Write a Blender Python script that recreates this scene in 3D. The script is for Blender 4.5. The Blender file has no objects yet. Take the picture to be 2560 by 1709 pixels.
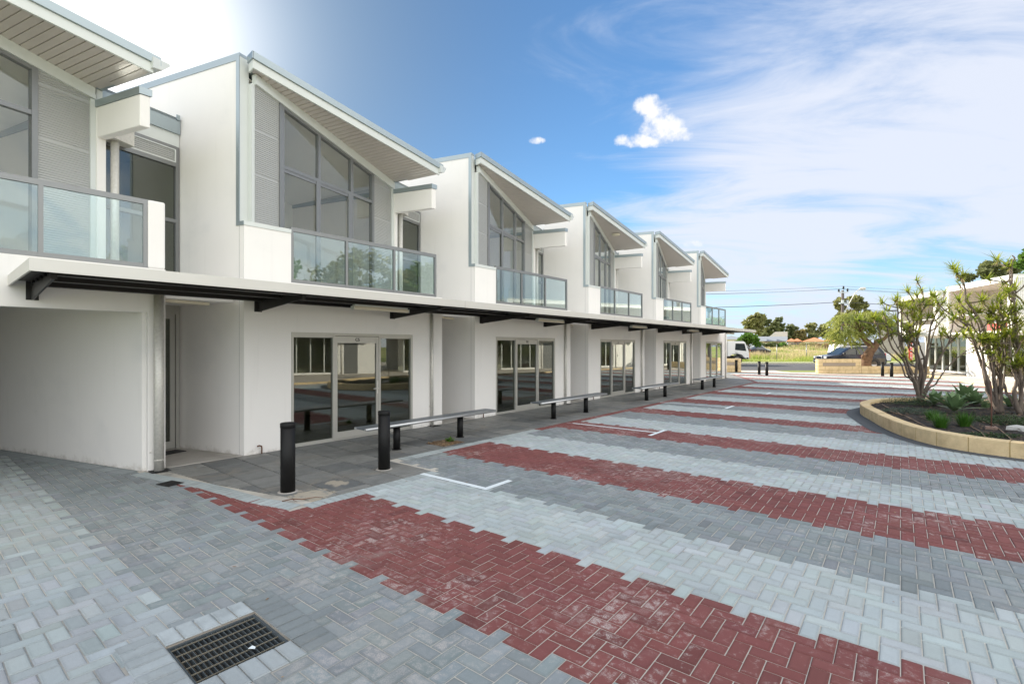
import bpy, math, random
import numpy as np
from mathutils import Vector, Matrix
random.seed(7); RNG = np.random.default_rng(7)
SC = bpy.context.scene
COL = SC.collection
R = math.radians
# ------------------------------------------------------------------ camera
YAW = 39.75
cam = bpy.data.cameras.new('camera'); camo = bpy.data.objects.new('camera', cam); COL.objects.link(camo)
cam.sensor_width = 36; cam.lens = 36 * 1230 / 2560; cam.shift_y = 11.5 / 2560; cam.clip_end = 3000; cam.clip_start = 0.05
camo.location = (0, 0, 1.83); camo.rotation_euler = (R(90), 0, R(YAW))
SC.camera = camo
SC.view_settings.view_transform = 'Standard'; SC.view_settings.look = 'None'
SC.view_settings.exposure = 1.27; SC.view_settings.gamma = 1
SC.cycles.max_bounces = 8; SC.cycles.transparent_max_bounces = 16
CR = Vector((math.cos(R(YAW)), math.sin(R(YAW)), 0)); CF = Vector((-math.sin(R(YAW)), math.cos(R(YAW)), 0))
def at(u, v, Z):
    "point at depth Z of the photo's pixel (only used to work out where far things stand)"
    X = (u - 1280) / 1230 * Z
    return Vector((0, 0, 1.83)) + CR * X + CF * Z + Vector((0, 0, (866 - v) / 1230 * Z))
# ------------------------------------------------------------------ node helper
class X:
    "tiny expression builder over Math nodes"
    def __init__(s, nt, sock): s.nt = nt; s.k = sock
    def op(s, o, b=None, c=None, flip=False):
        n = s.nt.nodes.new('ShaderNodeMath'); n.operation = o
        ins = [s, b] if not flip else [b, s]
        if c is not None: ins.append(c)
        for i, a in enumerate(ins):
            if a is None: continue
            if isinstance(a, X): s.nt.links.new(a.k, n.inputs[i])
            else: n.inputs[i].default_value = a
        return X(s.nt, n.outputs[0])
    def __add__(s, b): return s.op('ADD', b)
    __radd__ = __add__
    def __sub__(s, b): return s.op('SUBTRACT', b)
    def __rsub__(s, b): return s.op('SUBTRACT', b, flip=True)
    def __mul__(s, b): return s.op('MULTIPLY', b)
    __rmul__ = __mul__
    def __truediv__(s, b): return s.op('DIVIDE', b)
    def __pow__(s, b): return s.op('POWER', b)
    def mx(s, b): return s.op('MAXIMUM', b)
    def mn(s, b): return s.op('MINIMUM', b)
    def ss(s, a, b):
        n = s.nt.nodes.new('ShaderNodeMapRange'); n.interpolation_type = 'SMOOTHSTEP'
        s.nt.links.new(s.k, n.inputs[0]); n.inputs[1].default_value = a; n.inputs[2].default_value = b
        return X(s.nt, n.outputs[0])
def N(nt, t, **kw):
    n = nt.nodes.new(t)
    for k, v in kw.items(): setattr(n, k, v)
    return n
def noise(nt, vec, scale, detail=4, rough=.55, dist=0):
    n = N(nt, 'ShaderNodeTexNoise'); n.inputs['Scale'].default_value = scale; n.inputs['Detail'].default_value = detail
    n.inputs['Roughness'].default_value = rough; n.inputs['Distortion'].default_value = dist
    if vec is not None: nt.links.new(vec, n.inputs['Vector'])
    return X(nt, n.outputs['Fac'])
def combine(nt, a, b, c):
    n = N(nt, 'ShaderNodeCombineXYZ')
    for i, q in enumerate((a, b, c)):
        if isinstance(q, X): nt.links.new(q.k, n.inputs[i])
        else: n.inputs[i].default_value = q
    return n.outputs[0]
def mixc(nt, f, a, b, bt='MIX'):
    n = N(nt, 'ShaderNodeMix', data_type='RGBA', blend_type=bt)
    for i, q in ((0, f), (6, a), (7, b)):
        if isinstance(q, X): nt.links.new(q.k, n.inputs[i])
        elif isinstance(q, (tuple, list)): n.inputs[i].default_value = (*q[:3], 1)
        elif isinstance(q, (int, float)): n.inputs[i].default_value = q
        else: nt.links.new(q, n.inputs[i])
    return n.outputs[2]
# ------------------------------------------------------------------ sun and sky
SUN_AZ, SUN_EL = 80.0, 27.0           # degrees left of +Y, elevation
sd = Vector((-math.sin(R(SUN_AZ)) * math.cos(R(SUN_EL)), math.cos(R(SUN_AZ)) * math.cos(R(SUN_EL)), math.sin(R(SUN_EL))))
sl = bpy.data.lights.new('sun', 'SUN'); sl.energy = 5.0; sl.angle = R(.6); sl.color = (1, .90, .76)
slo = bpy.data.objects.new('sun', sl); COL.objects.link(slo); slo.rotation_euler = (-sd).to_track_quat('-Z', 'Y').to_euler()
W = bpy.data.worlds.new('World'); SC.world = W; W.use_nodes = True
nt = W.node_tree; nt.nodes.clear()
sky = N(nt, 'ShaderNodeTexSky', sky_type='NISHITA', sun_disc=False)
sky.sun_elevation = R(SUN_EL); sky.sun_rotation = R(-SUN_AZ); sky.air_density = 1.0; sky.dust_density = .35; sky.ozone_density = 1.6
tc = N(nt, 'ShaderNodeTexCoord'); sep = N(nt, 'ShaderNodeSeparateXYZ'); nt.links.new(tc.outputs['Generated'], sep.inputs[0])
dx, dy, dz = (X(nt, sep.outputs[i]) for i in range(3))
def dot(v): return dx * v[0] + dy * v[1] + dz * v[2]
zz = dz.mx(.02)
px_, py_ = dx / (zz + .22), dy / (zz + .22)
# high cirrus: streaks run roughly along one compass direction
ca, sa = math.cos(R(32)), math.sin(R(32))
q1, q2 = px_ * ca + py_ * sa, py_ * ca - px_ * sa
st = noise(nt, combine(nt, q1 * 1.0, q2 * 2.6, .3), 1.5, 9, .60, .9)
big = noise(nt, combine(nt, px_, py_, 3.1), .9, 3, .5, .2)
rt = dx * .7688 + dy * .6394          # how far to the right of the view direction
fw = dx * -.6394 + dy * .7688
slope = rt / (fw.mx(.05))            # tangent to the right
elev = dz / (fw.mx(.05))
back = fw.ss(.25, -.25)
cover = slope.ss(.05, .85) * .62 + (1 - (elev - .30 - slope * .12).op('ABSOLUTE') * 4.2).mx(0) * slope.ss(.05, .5) * .42 + elev.ss(.30, .06) * slope.ss(.0, .35) * .45 + slope.ss(.45, 1.0) * .2
cover = cover + ((1 - ((slope - .42) * 3.0) ** 2 - ((elev - .20) * 8) ** 2).mx(0)) * .5
blu = ((1 - ((slope - .75) * 1.4) ** 2 - ((elev - .135) * 11) ** 2).mx(0)) * .35
cir = (cover + (st - .5) * 2.0 + (big - .5) * 1.1 - blu).ss(.12, 1.05) * slope.ss(-.25, .25)
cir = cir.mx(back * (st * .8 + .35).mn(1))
def blob(u, v, w, h):
    a = (slope - (u - 1280) / 1230) * (1230 / w); b = (elev - (866 - v) / 1230) * (1230 / h)
    return 1 - (a * a + b * b)
cn = noise(nt, combine(nt, dx * 1., dy * 1., dz * 1.), 34, 8, .60)
cu = blob(1655, 318, 62, 44).mx(blob(1600, 352, 85, 20)).mx(blob(1632, 268, 56, 34)).mx(blob(1640, 295, 40, 40)).mx(blob(1690, 335, 50, 22)).mx(blob(1342, 351, 26, 11) * .8)
cu = cu.mx(blob(1728, 608, 34, 13) * .9)
cum = (cu + (cn - .47) * 2.8).ss(.15, 1.15) * fw.ss(0, .2)
glow = dot(sd).mx(0) ** 75
near = dot(sd).mx(0) ** 4
dim = 1 - near * .88
skyr = mixc(nt, 1.0, sky.outputs[0], combine(nt, dim, dim, dim), 'MULTIPLY')
skyc = mixc(nt, 1.0, skyr, (.050, .074, .090), 'MULTIPLY')
c1 = mixc(nt, cir * .93, skyc, mixc(nt, back, (.35, .37, .42), (1.0, .99, .97)))  # unseen cloud behind the camera, added extra bright to fill the shade
c2 = mixc(nt, cum, c1, mixc(nt, cn.ss(.35, .6), (.36, .38, .43), (.44, .44, .45)))
hz = (1 - dz.mx(0)) ** 14 * fw.ss(-.2, .3)
c2 = mixc(nt, hz * .55, c2, (.27, .33, .42))
c2 = mixc(nt, dot(sd).mx(0) ** 14 * .5, c2, (.30, .40, .52))
c3 = mixc(nt, glow * .85, c2, (1.0, .97, .93))
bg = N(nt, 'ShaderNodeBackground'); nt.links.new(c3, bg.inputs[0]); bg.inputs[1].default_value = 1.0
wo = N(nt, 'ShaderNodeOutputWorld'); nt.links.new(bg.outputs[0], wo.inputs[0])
# ------------------------------------------------------------------ materials
MATS = {}
def mat(name, col, rough=.6, metal=0, var=.08, scale=3, bump=0, bscale=60, col2=None, c2scale=1.5, c2lo=.45, c2hi=.7, spec=.5, wave=None):
    m = bpy.data.materials.new(name); m.use_nodes = True; nt = m.node_tree; b = nt.nodes['Principled BSDF']
    tc = N(nt, 'ShaderNodeTexCoord'); v = tc.outputs['Object']
    c = mixc(nt, 1.0, col, (1, 1, 1), 'MULTIPLY')
    if col2: c = mixc(nt, noise(nt, v, c2scale, 6, .6, .3).ss(c2lo, c2hi), c, col2)
    if var:
        f = noise(nt, v, scale, 5, .6)
        k = (f - .5) * (2 * var) + 1
        c = mixc(nt, 1.0, c, combine(nt, k, k, k), 'MULTIPLY')
    nt.links.new(c, b.inputs['Base Color']); b.inputs['Roughness'].default_value = rough; b.inputs['Metallic'].default_value = metal
    b.inputs['Specular IOR Level'].default_value = spec
    if bump:
        bn = N(nt, 'ShaderNodeBump'); bn.inputs['Strength'].default_value = bump; bn.inputs['Distance'].default_value = .01
        nt.links.new(noise(nt, v, bscale, 5, .6).k, bn.inputs['Height']); nt.links.new(bn.outputs[0], b.inputs['Normal'])
    MATS[name] = m; return m
def glass(name, tint, ior=1.5, boost=1.0, rough=.0):
    m = bpy.data.materials.new(name); m.use_nodes = True; nt = m.node_tree; nt.nodes.clear()
    fr = N(nt, 'ShaderNodeLayerWeight'); fr.inputs[0].default_value = .5
    tr = N(nt, 'ShaderNodeBsdfTransparent'); tr.inputs[0].default_value = (*tint, 1)
    gl = N(nt, 'ShaderNodeBsdfGlossy'); gl.inputs['Roughness'].default_value = rough; gl.inputs[0].default_value = (.95, 1, 1, 1)
    mx = N(nt, 'ShaderNodeMixShader'); f = ((X(nt, fr.outputs['Facing']) ** 5 * .96 + .04) * boost).mn(1.0)
    nt.links.new(f.k, mx.inputs[0]); nt.links.new(tr.outputs[0], mx.inputs[1]); nt.links.new(gl.outputs[0], mx.inputs[2])
    o = N(nt, 'ShaderNodeOutputMaterial'); nt.links.new(mx.outputs[0], o.inputs[0]); MATS[name] = m; return m
render_ = mat('white_render', (.815, .79, .755), .85, var=.03, scale=1.2, bump=.12, bscale=160, col2=(.74, .725, .70), c2scale=.8, c2lo=.5, c2hi=.8)
nt = render_.node_tree; bs = nt.nodes['Principled BSDF']; src = bs.inputs['Base Color'].links[0].from_socket
tcw = N(nt, 'ShaderNodeTexCoord'); sp3 = N(nt, 'ShaderNodeSeparateXYZ'); nt.links.new(tcw.outputs['Object'], sp3.inputs[0]); zc3 = X(nt, sp3.outputs[2])
mp = N(nt, 'ShaderNodeMapping'); mp.inputs['Scale'].default_value = (7, 7, .5); nt.links.new(tcw.outputs['Object'], mp.inputs[0])
g1 = ((noise(nt, tcw.outputs['Object'], 6, 6, .7) - zc3 * 2.2).ss(.30, .62)) * .55
g2 = noise(nt, mp.outputs[0], 1, 5, .6).ss(.56, .80) * .16
cc = mixc(nt, g1, mixc(nt, g2, src, (.56, .54, .50)), (.40, .36, .30)); nt.links.new(cc, bs.inputs['Base Color'])
trim = mat('blue_grey_trim', (.34, .395, .415), .35, .55, var=.04)
lightmetal = mat('off_white_metal', (.62, .645, .62), .42, .1, var=.04)
alu = mat('grey_aluminium', (.235, .24, .24), .4, .55, var=.05, scale=8)
fasciam = mat('pale_fascia', (.60, .585, .54), .4, .25, var=.06, scale=1.5)
alu2 = mat('satin_aluminium', (.43, .42, .385), .42, .35, var=.05, scale=8)
louv = mat('louvre_grey', (.42, .425, .41), .5, .3, var=.04)
soffm = mat('soffit_sheet', (.56, .51, .475), .36, .15, var=.03)
steel = mat('dark_steel', (.022, .021, .022), .5, .2, var=.2, scale=6)
galv = mat('galvanised', (.62, .60, .55), .45, .25, var=.25, scale=30, bump=.05)
blackpaint = mat('black_powdercoat', (.007, .007, .007), .5, 0, spec=.25, var=.25, scale=14, bump=.05, bscale=200)
seatm = mat('anodised_seat', (.50, .51, .51), .33, .7, var=.05, scale=5)
seatdark = mat('seat_planks', (.20, .225, .25), .4, .5, var=.08, scale=9)
darkv = mat('dark_void', (.02, .02, .02), .9, var=0)
cream = mat('cream_diffuser', (.72, .66, .52), .5, var=.02)
whitep = mat('white_line_paint', (.74, .80, .82), .6, var=.06, scale=12, bump=.1)
interior = mat('interior_plaster', (.86, .85, .81), .9, var=.02)
intfloor = mat('interior_floor', (.34, .33, .31), .7, var=.06)
conc = mat('concrete', (.40, .375, .34), .85, var=.12, scale=2.2, bump=.2, bscale=90, col2=(.30, .28, .25), c2scale=1.8)
matm = mat('rubber_mat', (.02, .02, .022), .9, var=.2, scale=40)
copper = mat('brown_copper', (.16, .075, .04), .5, .5, var=.3, scale=40)
sand = mat('joint_sand', (.50, .47, .41), .95, var=.18, scale=7, bump=.2, bscale=120, col2=(.22, .22, .21), c2scale=.55, c2lo=.50, c2hi=.68)
G_up = glass('clear_glass', (.985, .99, .98), 1.5, 1.15)
G_dn = glass('grey_glass', (.52, .53, .46), 1.5, 2.6)
G_bal = glass('balcony_glass', (.86, .93, .93), 1.5, 1.9)
G_car = glass('car_glass', (.12, .14, .14), 1.5, 1.6)
limest = mat('cream_limestone', (.68, .53, .31), .9, var=.24, scale=7, bump=1.0, bscale=60, col2=(.54, .41, .23), c2scale=2.4)
mortar = mat('stone_mortar', (.40, .30, .14), .95, var=.15, scale=9)
bark_grey = mat('grey_bark', (.16, .13, .108), .9, var=.3, scale=9, bump=.7, bscale=38, col2=(.11, .085, .07), c2scale=9)
bark_brown = mat('brown_bark', (.15, .09, .055), .95, var=.35, scale=7, bump=.8, bscale=24, col2=(.09, .05, .03), c2scale=6)
soil = mat('dark_mulch', (.022, .018, .015), .95, var=.6, scale=14, bump=1, bscale=70, col2=(.06, .045, .035), c2scale=12, c2lo=.55, c2hi=.75)
def leafmat(name, c, c2, scale=1.2, back=.5):
    m = bpy.data.materials.new(name); m.use_nodes = True; nt = m.node_tree; b = nt.nodes['Principled BSDF']
    tc = N(nt, 'ShaderNodeTexCoord'); oi = N(nt, 'ShaderNodeNewGeometry')
    f = noise(nt, tc.outputs['Object'], scale, 4, .6).ss(.35, .65)
    g = X(nt, oi.outputs['Random Per Island'])
    cc = mixc(nt, f * .55 + g * .45, c, c2)
    nt.links.new(cc, b.inputs['Base Color']); b.inputs['Roughness'].default_value = .5
    t = N(nt, 'ShaderNodeBsdfTranslucent'); nt.links.new(cc, t.inputs[0]); mx = N(nt, 'ShaderNodeMixShader'); mx.inputs[0].default_value = back * .6
    nt.links.new(b.outputs[0], mx.inputs[1]); nt.links.new(t.outputs[0], mx.inputs[2]); nt.links.new(mx.outputs[0], nt.nodes['Material Output'].inputs[0])
    MATS[name] = m; return m
L_drac = leafmat('strap_leaf', (.08, .16, .02), (.46, .48, .06), 2.5, .9)
L_agave = leafmat('agave_leaf', (.13, .21, .10), (.20, .30, .14), 4, .2)
L_tuft = leafmat('tuft_leaf', (.03, .10, .012), (.08, .20, .02), 4)
L_cover = leafmat('groundcover_leaf', (.02, .05, .015), (.06, .11, .03), 3)
L_willow = leafmat('weeping_leaf', (.09, .14, .025), (.40, .42, .10), .8, .8)
L_euc = leafmat('gum_leaf', (.17, .18, .065), (.34, .34, .13), .35)
L_euc2 = leafmat('dark_gum_leaf', (.10, .13, .055), (.23, .25, .10), .35)
L_fig = leafmat('bright_leaf', (.06, .14, .02), (.15, .27, .04), .8)
L_scrub = leafmat('scrub_leaf', (.16, .17, .05), (.34, .27, .12), .5)
L_grass = leafmat('field_grass', (.17, .27, .04), (.38, .42, .10), .12, .8)
L_dry = leafmat('dry_grass', (.44, .36, .19), (.60, .50, .30), .2, .6)
# ------------------------------------------------------------------ mesh builder
class MB:
    def __init__(s): s.v = []; s.f = []; s.m = []; s.M = None; s.sm = []
    def add(s, vs, fs, mi=0, smooth=False):
        o = len(s.v)
        if s.M is not None: vs = [tuple(s.M @ Vector(p)) for p in vs]
        s.v += [tuple(p) for p in vs]; s.f += [tuple(i + o for i in f) for f in fs]; s.m += [mi] * len(fs); s.sm += [smooth] * len(fs); return s
    def box(s, x0, x1, y0, y1, z0, z1, mi=0):
        return s.add([(x0, y0, z0), (x1, y0, z0), (x1, y1, z0), (x0, y1, z0), (x0, y0, z1), (x1, y0, z1), (x1, y1, z1), (x0, y1, z1)],
                     [(0, 3, 2, 1), (4, 5, 6, 7), (0, 1, 5, 4), (1, 2, 6, 5), (2, 3, 7, 6), (3, 0, 4, 7)], mi)
    def prism(s, poly, z0, z1, mi=0):
        "poly: xy points; z0, z1 numbers or functions of (x, y)"
        a = sum(poly[i][0] * poly[(i + 1) % len(poly)][1] - poly[(i + 1) % len(poly)][0] * poly[i][1] for i in range(len(poly)))
        if a < 0: poly = poly[::-1]
        n = len(poly); f0 = z0 if callable(z0) else (lambda x, y: z0); f1 = z1 if callable(z1) else (lambda x, y: z1)
        vs = [(x, y, f0(x, y)) for x, y in poly] + [(x, y, f1(x, y)) for x, y in poly]
        return s.add(vs, [tuple(range(n - 1, -1, -1)), tuple(range(n, 2 * n))] + [(i, (i + 1) % n, n + (i + 1) % n, n + i) for i in range(n)], mi)
    def tube(s, pts, rs, n=8, mi=0, cap=True):
        pts = [Vector(p) for p in pts]; rs = rs if isinstance(rs, (list, tuple)) else [rs] * len(pts)
        vs = []; fs = []; up = Vector((0, 0, 1)); prev = None
        for i, p in enumerate(pts):
            d = (pts[min(i + 1, len(pts) - 1)] - pts[max(i - 1, 0)]).normalized()
            if prev is None:
                a = d.cross(up if abs(d.z) < .9 else Vector((1, 0, 0))).normalized()
            else: a = (prev - d * prev.dot(d)).normalized()
            prev = a; b = d.cross(a)
            vs += [tuple(p + (a * math.cos(2 * math.pi * k / n) + b * math.sin(2 * math.pi * k / n)) * rs[i]) for k in range(n)]
        for i in range(len(pts) - 1):
            for k in range(n): fs.append((i * n + k, i * n + (k + 1) % n, (i + 1) * n + (k + 1) % n, (i + 1) * n + k))
        s.add(vs, fs, mi, True)
        if cap:
            o = len(s.v) - len(vs); s.f += [tuple(o + k for k in range(n - 1, -1, -1)), tuple(o + (len(pts) - 1) * n + k for k in range(n))]; s.m += [mi] * 2; s.sm += [False] * 2
        return s
    def cyl(s, x, y, z0, z1, r, n=20, mi=0, r2=None): return s.tube([(x, y, z0), (x, y, z1)], [r, r if r2 is None else r2], n, mi)
    def lathe(s, prof, c=(0, 0, 0), n=20, mi=0, axis='z'):
        vs = []; fs = []
        for r, h in prof:
            for k in range(n):
                a = 2 * math.pi * k / n; p = (r * math.cos(a), r * math.sin(a), h)
                if axis == 'y': p = (p[0], p[2], p[1])
                vs.append((p[0] + c[0], p[1] + c[1], p[2] + c[2]))
        for i in range(len(prof) - 1):
            for k in range(n): fs.append((i * n + k, i * n + (k + 1) % n, (i + 1) * n + (k + 1) % n, (i + 1) * n + k))
        return s.add(vs, fs, mi, True)
    def build(s, name, mats, parent=None, loc=None, bevel=0):
        me = bpy.data.meshes.new(name); me.from_pydata(s.v, [], s.f)
        for m in (mats if isinstance(mats, (list, tuple)) else [mats]): me.materials.append(m)
        me.polygons.foreach_set('material_index', s.m); me.polygons.foreach_set('use_smooth', s.sm); me.update()
        o = bpy.data.objects.new(name, me); COL.objects.link(o)
        if parent: o.parent = parent
        if loc: o.location = loc
        if bevel:
            b = o.modifiers.new('bevel', 'BEVEL'); b.width = bevel; b.segments = 2; b.limit_method = 'ANGLE'; b.angle_limit = R(50); b.harden_normals = False
        return o
def bulk(name, V, F, mats, parent=None, mi=None, smooth=False):
    "numpy vertices (n,3) and quads (m,4)"
    me = bpy.data.meshes.new(name); k = F.shape[1]
    me.vertices.add(len(V)); me.vertices.foreach_set('co', V.astype(np.float32).ravel())
    me.loops.add(F.size); me.loops.foreach_set('vertex_index', F.astype(np.int32).ravel())
    me.polygons.add(len(F)); me.polygons.foreach_set('loop_start', np.arange(0, F.size, k, dtype=np.int32)); me.polygons.foreach_set('loop_total', np.full(len(F), k, dtype=np.int32))
    for m in (mats if isinstance(mats, (list, tuple)) else [mats]): me.materials.append(m)
    if mi is not None: me.polygons.foreach_set('material_index', mi.astype(np.int32))
    me.polygons.foreach_set('use_smooth', np.full(len(F), smooth)); me.update(calc_edges=True); me.validate()
    o = bpy.data.objects.new(name, me); COL.objects.link(o)
    if parent: o.parent = parent
    return o
def tag(o, label=None, cat=None, group=None, kind=None):
    if label: o['label'] = label
    if cat: o['category'] = cat
    if group: o['group'] = group
    if kind: o['kind'] = kind
    return o
def empty(name, loc=(0, 0, 0), rz=0, **k):
    o = bpy.data.objects.new(name, None); COL.objects.link(o); o.location = loc; o.rotation_euler = (0, 0, rz); o.empty_display_size = .3
    return tag(o, **k)
def copy_tree(o, parent=None):
    c = o.copy(); COL.objects.link(c); c.parent = parent
    for ch in list(o.children): copy_tree(ch, c)
    return c
def textobj(name, s, size, m, parent, M, depth=.002, align='CENTER', space=1.0):
    cu = bpy.data.curves.new(name, 'FONT'); cu.body = s; cu.size = size; cu.extrude = depth; cu.align_x = align; cu.align_y = 'CENTER'; cu.space_line = space; cu.offset = size * .018
    t = bpy.data.objects.new(name, cu); COL.objects.link(t)
    me = bpy.data.meshes.new_from_object(t.evaluated_get(bpy.context.evaluated_depsgraph_get())); COL.objects.unlink(t); bpy.data.objects.remove(t)
    me.transform(M); me.materials.clear(); me.materials.append(m)
    o = bpy.data.objects.new(name, me); COL.objects.link(o); o.parent = parent; return o
def inside(px, py, poly):
    "numpy point in polygon"
    r = np.zeros(px.shape, bool); n = len(poly)
    for i in range(n):
        x1, y1 = poly[i]; x2, y2 = poly[(i + 1) % n]
        if y1 == y2: continue
        c = ((y1 > py) != (y2 > py)) & (px < (x2 - x1) * (py - y1) / (y2 - y1) + x1); r ^= c
    return r
def offset_poly(poly, d):
    a = sum(poly[i][0] * poly[(i + 1) % len(poly)][1] - poly[(i + 1) % len(poly)][0] * poly[i][1] for i in range(len(poly)))
    s = 1 if a > 0 else -1; out = []; n = len(poly)
    for i in range(n):
        p0, p1, p2 = Vector(poly[i - 1]), Vector(poly[i]), Vector(poly[(i + 1) % n])
        e1 = (p1 - p0).normalized(); e2 = (p2 - p1).normalized()
        n1 = Vector((e1.y, -e1.x)) * s; n2 = Vector((e2.y, -e2.x)) * s; b = (n1 + n2); b = b / max(.4, b.dot(n1)) if b.length > 1e-6 else n1
        out.append(tuple(p1 + b * d))
    return out
# ================================================================== GROUND
SLAB = [(-8.72, 2.10), (-7.23, 2.50), (-6.115, 2.66), (-5.52, 2.83), (-5.54, 4.80), (-6.60, 4.80), (-6.60, 27.4), (-9.7, 34.4), (-14, 34.4), (-14, 31.0), (-8.72, 30.2)]
PLANT = [(-1.36, 17.3), (-1.27, 16.2), (-1.0, 15.2), (-.76, 14.2), (-.5, 13.3), (-.14, 12.45), (.26, 11.88), (.7, 11.6), (1.28, 11.45), (2.2, 11.35), (3.2, 11.7), (4.0, 12.6), (4.4, 14.2), (4.5, 16.2), (4.1, 18.2), (3.1, 19.6), (1.8, 20.2), (.5, 20.1), (-.35, 19.5), (-1.05, 18.5)]
def smooth_closed(p, it=2):
    for _ in range(it):
        q = []
        for i in range(len(p)):
            a, b = p[i], p[(i + 1) % len(p)]
            q += [(a[0] * .75 + b[0] * .25, a[1] * .75 + b[1] * .25), (a[0] * .25 + b[0] * .75, a[1] * .25 + b[1] * .75)]
        p = q
    return p
PLANT = smooth_closed(PLANT)
GC = Vector((-3.288, 1.217)); GH = .262; BA = R(1.45)
e1 = np.array([-math.sin(BA), math.cos(BA)]); e2 = np.array([math.cos(BA), math.sin(BA)])
PIT = [tuple(GC + Vector((sx * GH, sy * GH))) for sx, sy in ((-1, -1), (1, -1), (1, 1), (-1, 1))]
def sheet_with_pit(name, m, x0, x1, y0, y1, z):
    b = MB(); X0, X1, Y0, Y1 = GC.x - GH, GC.x + GH, GC.y - GH, GC.y + GH
    for a in ((x0, x1, y0, Y0), (x0, x1, Y1, y1), (x0, X0, Y0, Y1), (X1, x1, Y0, Y1)):
        b.add([(a[0], a[2], z), (a[1], a[2], z), (a[1], a[3], z), (a[0], a[3], z)], [(0, 1, 2, 3)])
    return tag(b.build(name, m), kind='structure')
fieldm = mat('field_ground', (.24, .29, .06), .95, var=.3, scale=.5, bump=.3, bscale=8, col2=(.36, .30, .16), c2scale=.09, c2lo=.48, c2hi=.6)
sheet_with_pit('ground', fieldm, -900, 900, -600, 1400, -.06)
def sstep(a, c, x): t = np.clip((x - a) / (c - a), 0, 1); return t * t * (3 - 2 * t)
def terr(Z): return .12 + .25 * sstep(58, 80, Z) + 1.25 * sstep(86, 108, Z)
zs = [56.3] + list(np.linspace(58, 112, 28)) + [200, 900]; V_ = []; F_ = []; lat = np.linspace(-1, 1, 41)
for i, Z_ in enumerate(zs):
    for l_ in lat:
        x_ = 30 + l_ * (130 + Z_ * 1.2); q_ = CR * x_ + CF * Z_; V_.append((q_.x, q_.y, float(terr(Z_)) + .10 * math.sin(x_ * .31 + Z_ * .2) * math.cos(Z_ * .37) * (1 if Z_ > 60 else 0)))
for i in range(len(zs) - 1):
    for j in range(40): F_.append((i * 41 + j, i * 41 + j + 1, (i + 1) * 41 + j + 1, (i + 1) * 41 + j))
tag(bulk('field', np.array(V_), np.array(F_), fieldm, smooth=True), kind='structure')
sheet_with_pit('paving_bed', sand, -24, 9, -6, 38.0, -.0055)
PAVM = bpy.data.materials.new('block_pavers'); PAVM.use_nodes = True; nt = PAVM.node_tree; b = nt.nodes['Principled BSDF']
tc = N(nt, 'ShaderNodeTexCoord'); v = tc.outputs['Object']
ac = N(nt, 'ShaderNodeAttribute', attribute_name='brick'); ar = N(nt, 'ShaderNodeAttribute', attribute_name='red')
spk = noise(nt, v, 130, 3, .7); pat = noise(nt, v, 1.1, 4, .6, .4); fine = noise(nt, v, 17, 5, .65, .5); wear = noise(nt, v, .35, 3, .5)
core = X(nt, N(nt, 'ShaderNodeAttribute', attribute_name='core').outputs['Fac'])
svn = N(nt, 'ShaderNodeMapping'); svn.inputs['Scale'].default_value = (.5, 2.6, 1); svn.inputs['Rotation'].default_value = (0, 0, .5); nt.links.new(v, svn.inputs[0]); smear = noise(nt, svn.outputs[0], .8, 5, .6, 1.2)
k = (1 + (spk - .5) * .34 + (pat - .5) * .28 + (fine - .5) * .20 - smear.ss(.52, .70) * .13) * (core * .15 + .88)
spp = N(nt, 'ShaderNodeSeparateXYZ'); nt.links.new(v, spp.inputs[0]); ux, uy = X(nt, spp.outputs[0]), X(nt, spp.outputs[1])
def arc(cx, cy, r, w_, br): d_ = (((ux - cx) ** 2 + (uy - cy) ** 2) ** .5 - r).op('ABSOLUTE'); return (1 - d_ / w_).mx(0).ss(0, .7) * (noise(nt, v, 3 + br, 4, .7).ss(.42, .66))
tyre_ = arc(2.6, 3.0, 5.0, .10, 0).mx(arc(2.6, 3.0, 6.5, .10, .3)).mx(arc(-9, 14, 9.2, .09, .7)).mx(arc(-9, 14, 10.6, .09, 1)).mx(arc(4, 22, 11.5, .12, 1.3))
spots = (noise(nt, v, 4.5, 2, .5) .ss(.74, .80)) * .35
k = k * (1 - tyre_ * .20) * (1 - spots)
c = mixc(nt, 1.0, ac.outputs['Color'], combine(nt, k, k, k), 'MULTIPLY')
eff = (fine * 1.3 + (pat - .5) * .9 + (wear - .5) * .8 - .15).ss(.50, .78) * spk.ss(.36, .60) * X(nt, ar.outputs['Fac']) * (core * .80 + .10)
c = mixc(nt, eff, c, (.50, .45, .42))
dust = (noise(nt, v, 2.3, 6, .65, .6) + (wear - .5) * .8).ss(.56, .84) * .30
c = mixc(nt, dust, c, (.40, .385, .35))
nt.links.new(c, b.inputs['Base Color']); b.inputs['Roughness'].default_value = .82; b.inputs['Specular IOR Level'].default_value = .35
bn = N(nt, 'ShaderNodeBump'); bn.inputs['Strength'].default_value = .35; bn.inputs['Distance'].default_value = .002
nt.links.new((spk + fine * .6).k, bn.inputs['Height']); nt.links.new(bn.outputs[0], b.inputs['Normal'])
LIGHT, DARK, RED, MID = np.array([.40, .445, .445]), np.array([.23, .257, .263]), np.array([.198, .068, .062]), np.array([.335, .37, .38])
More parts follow.
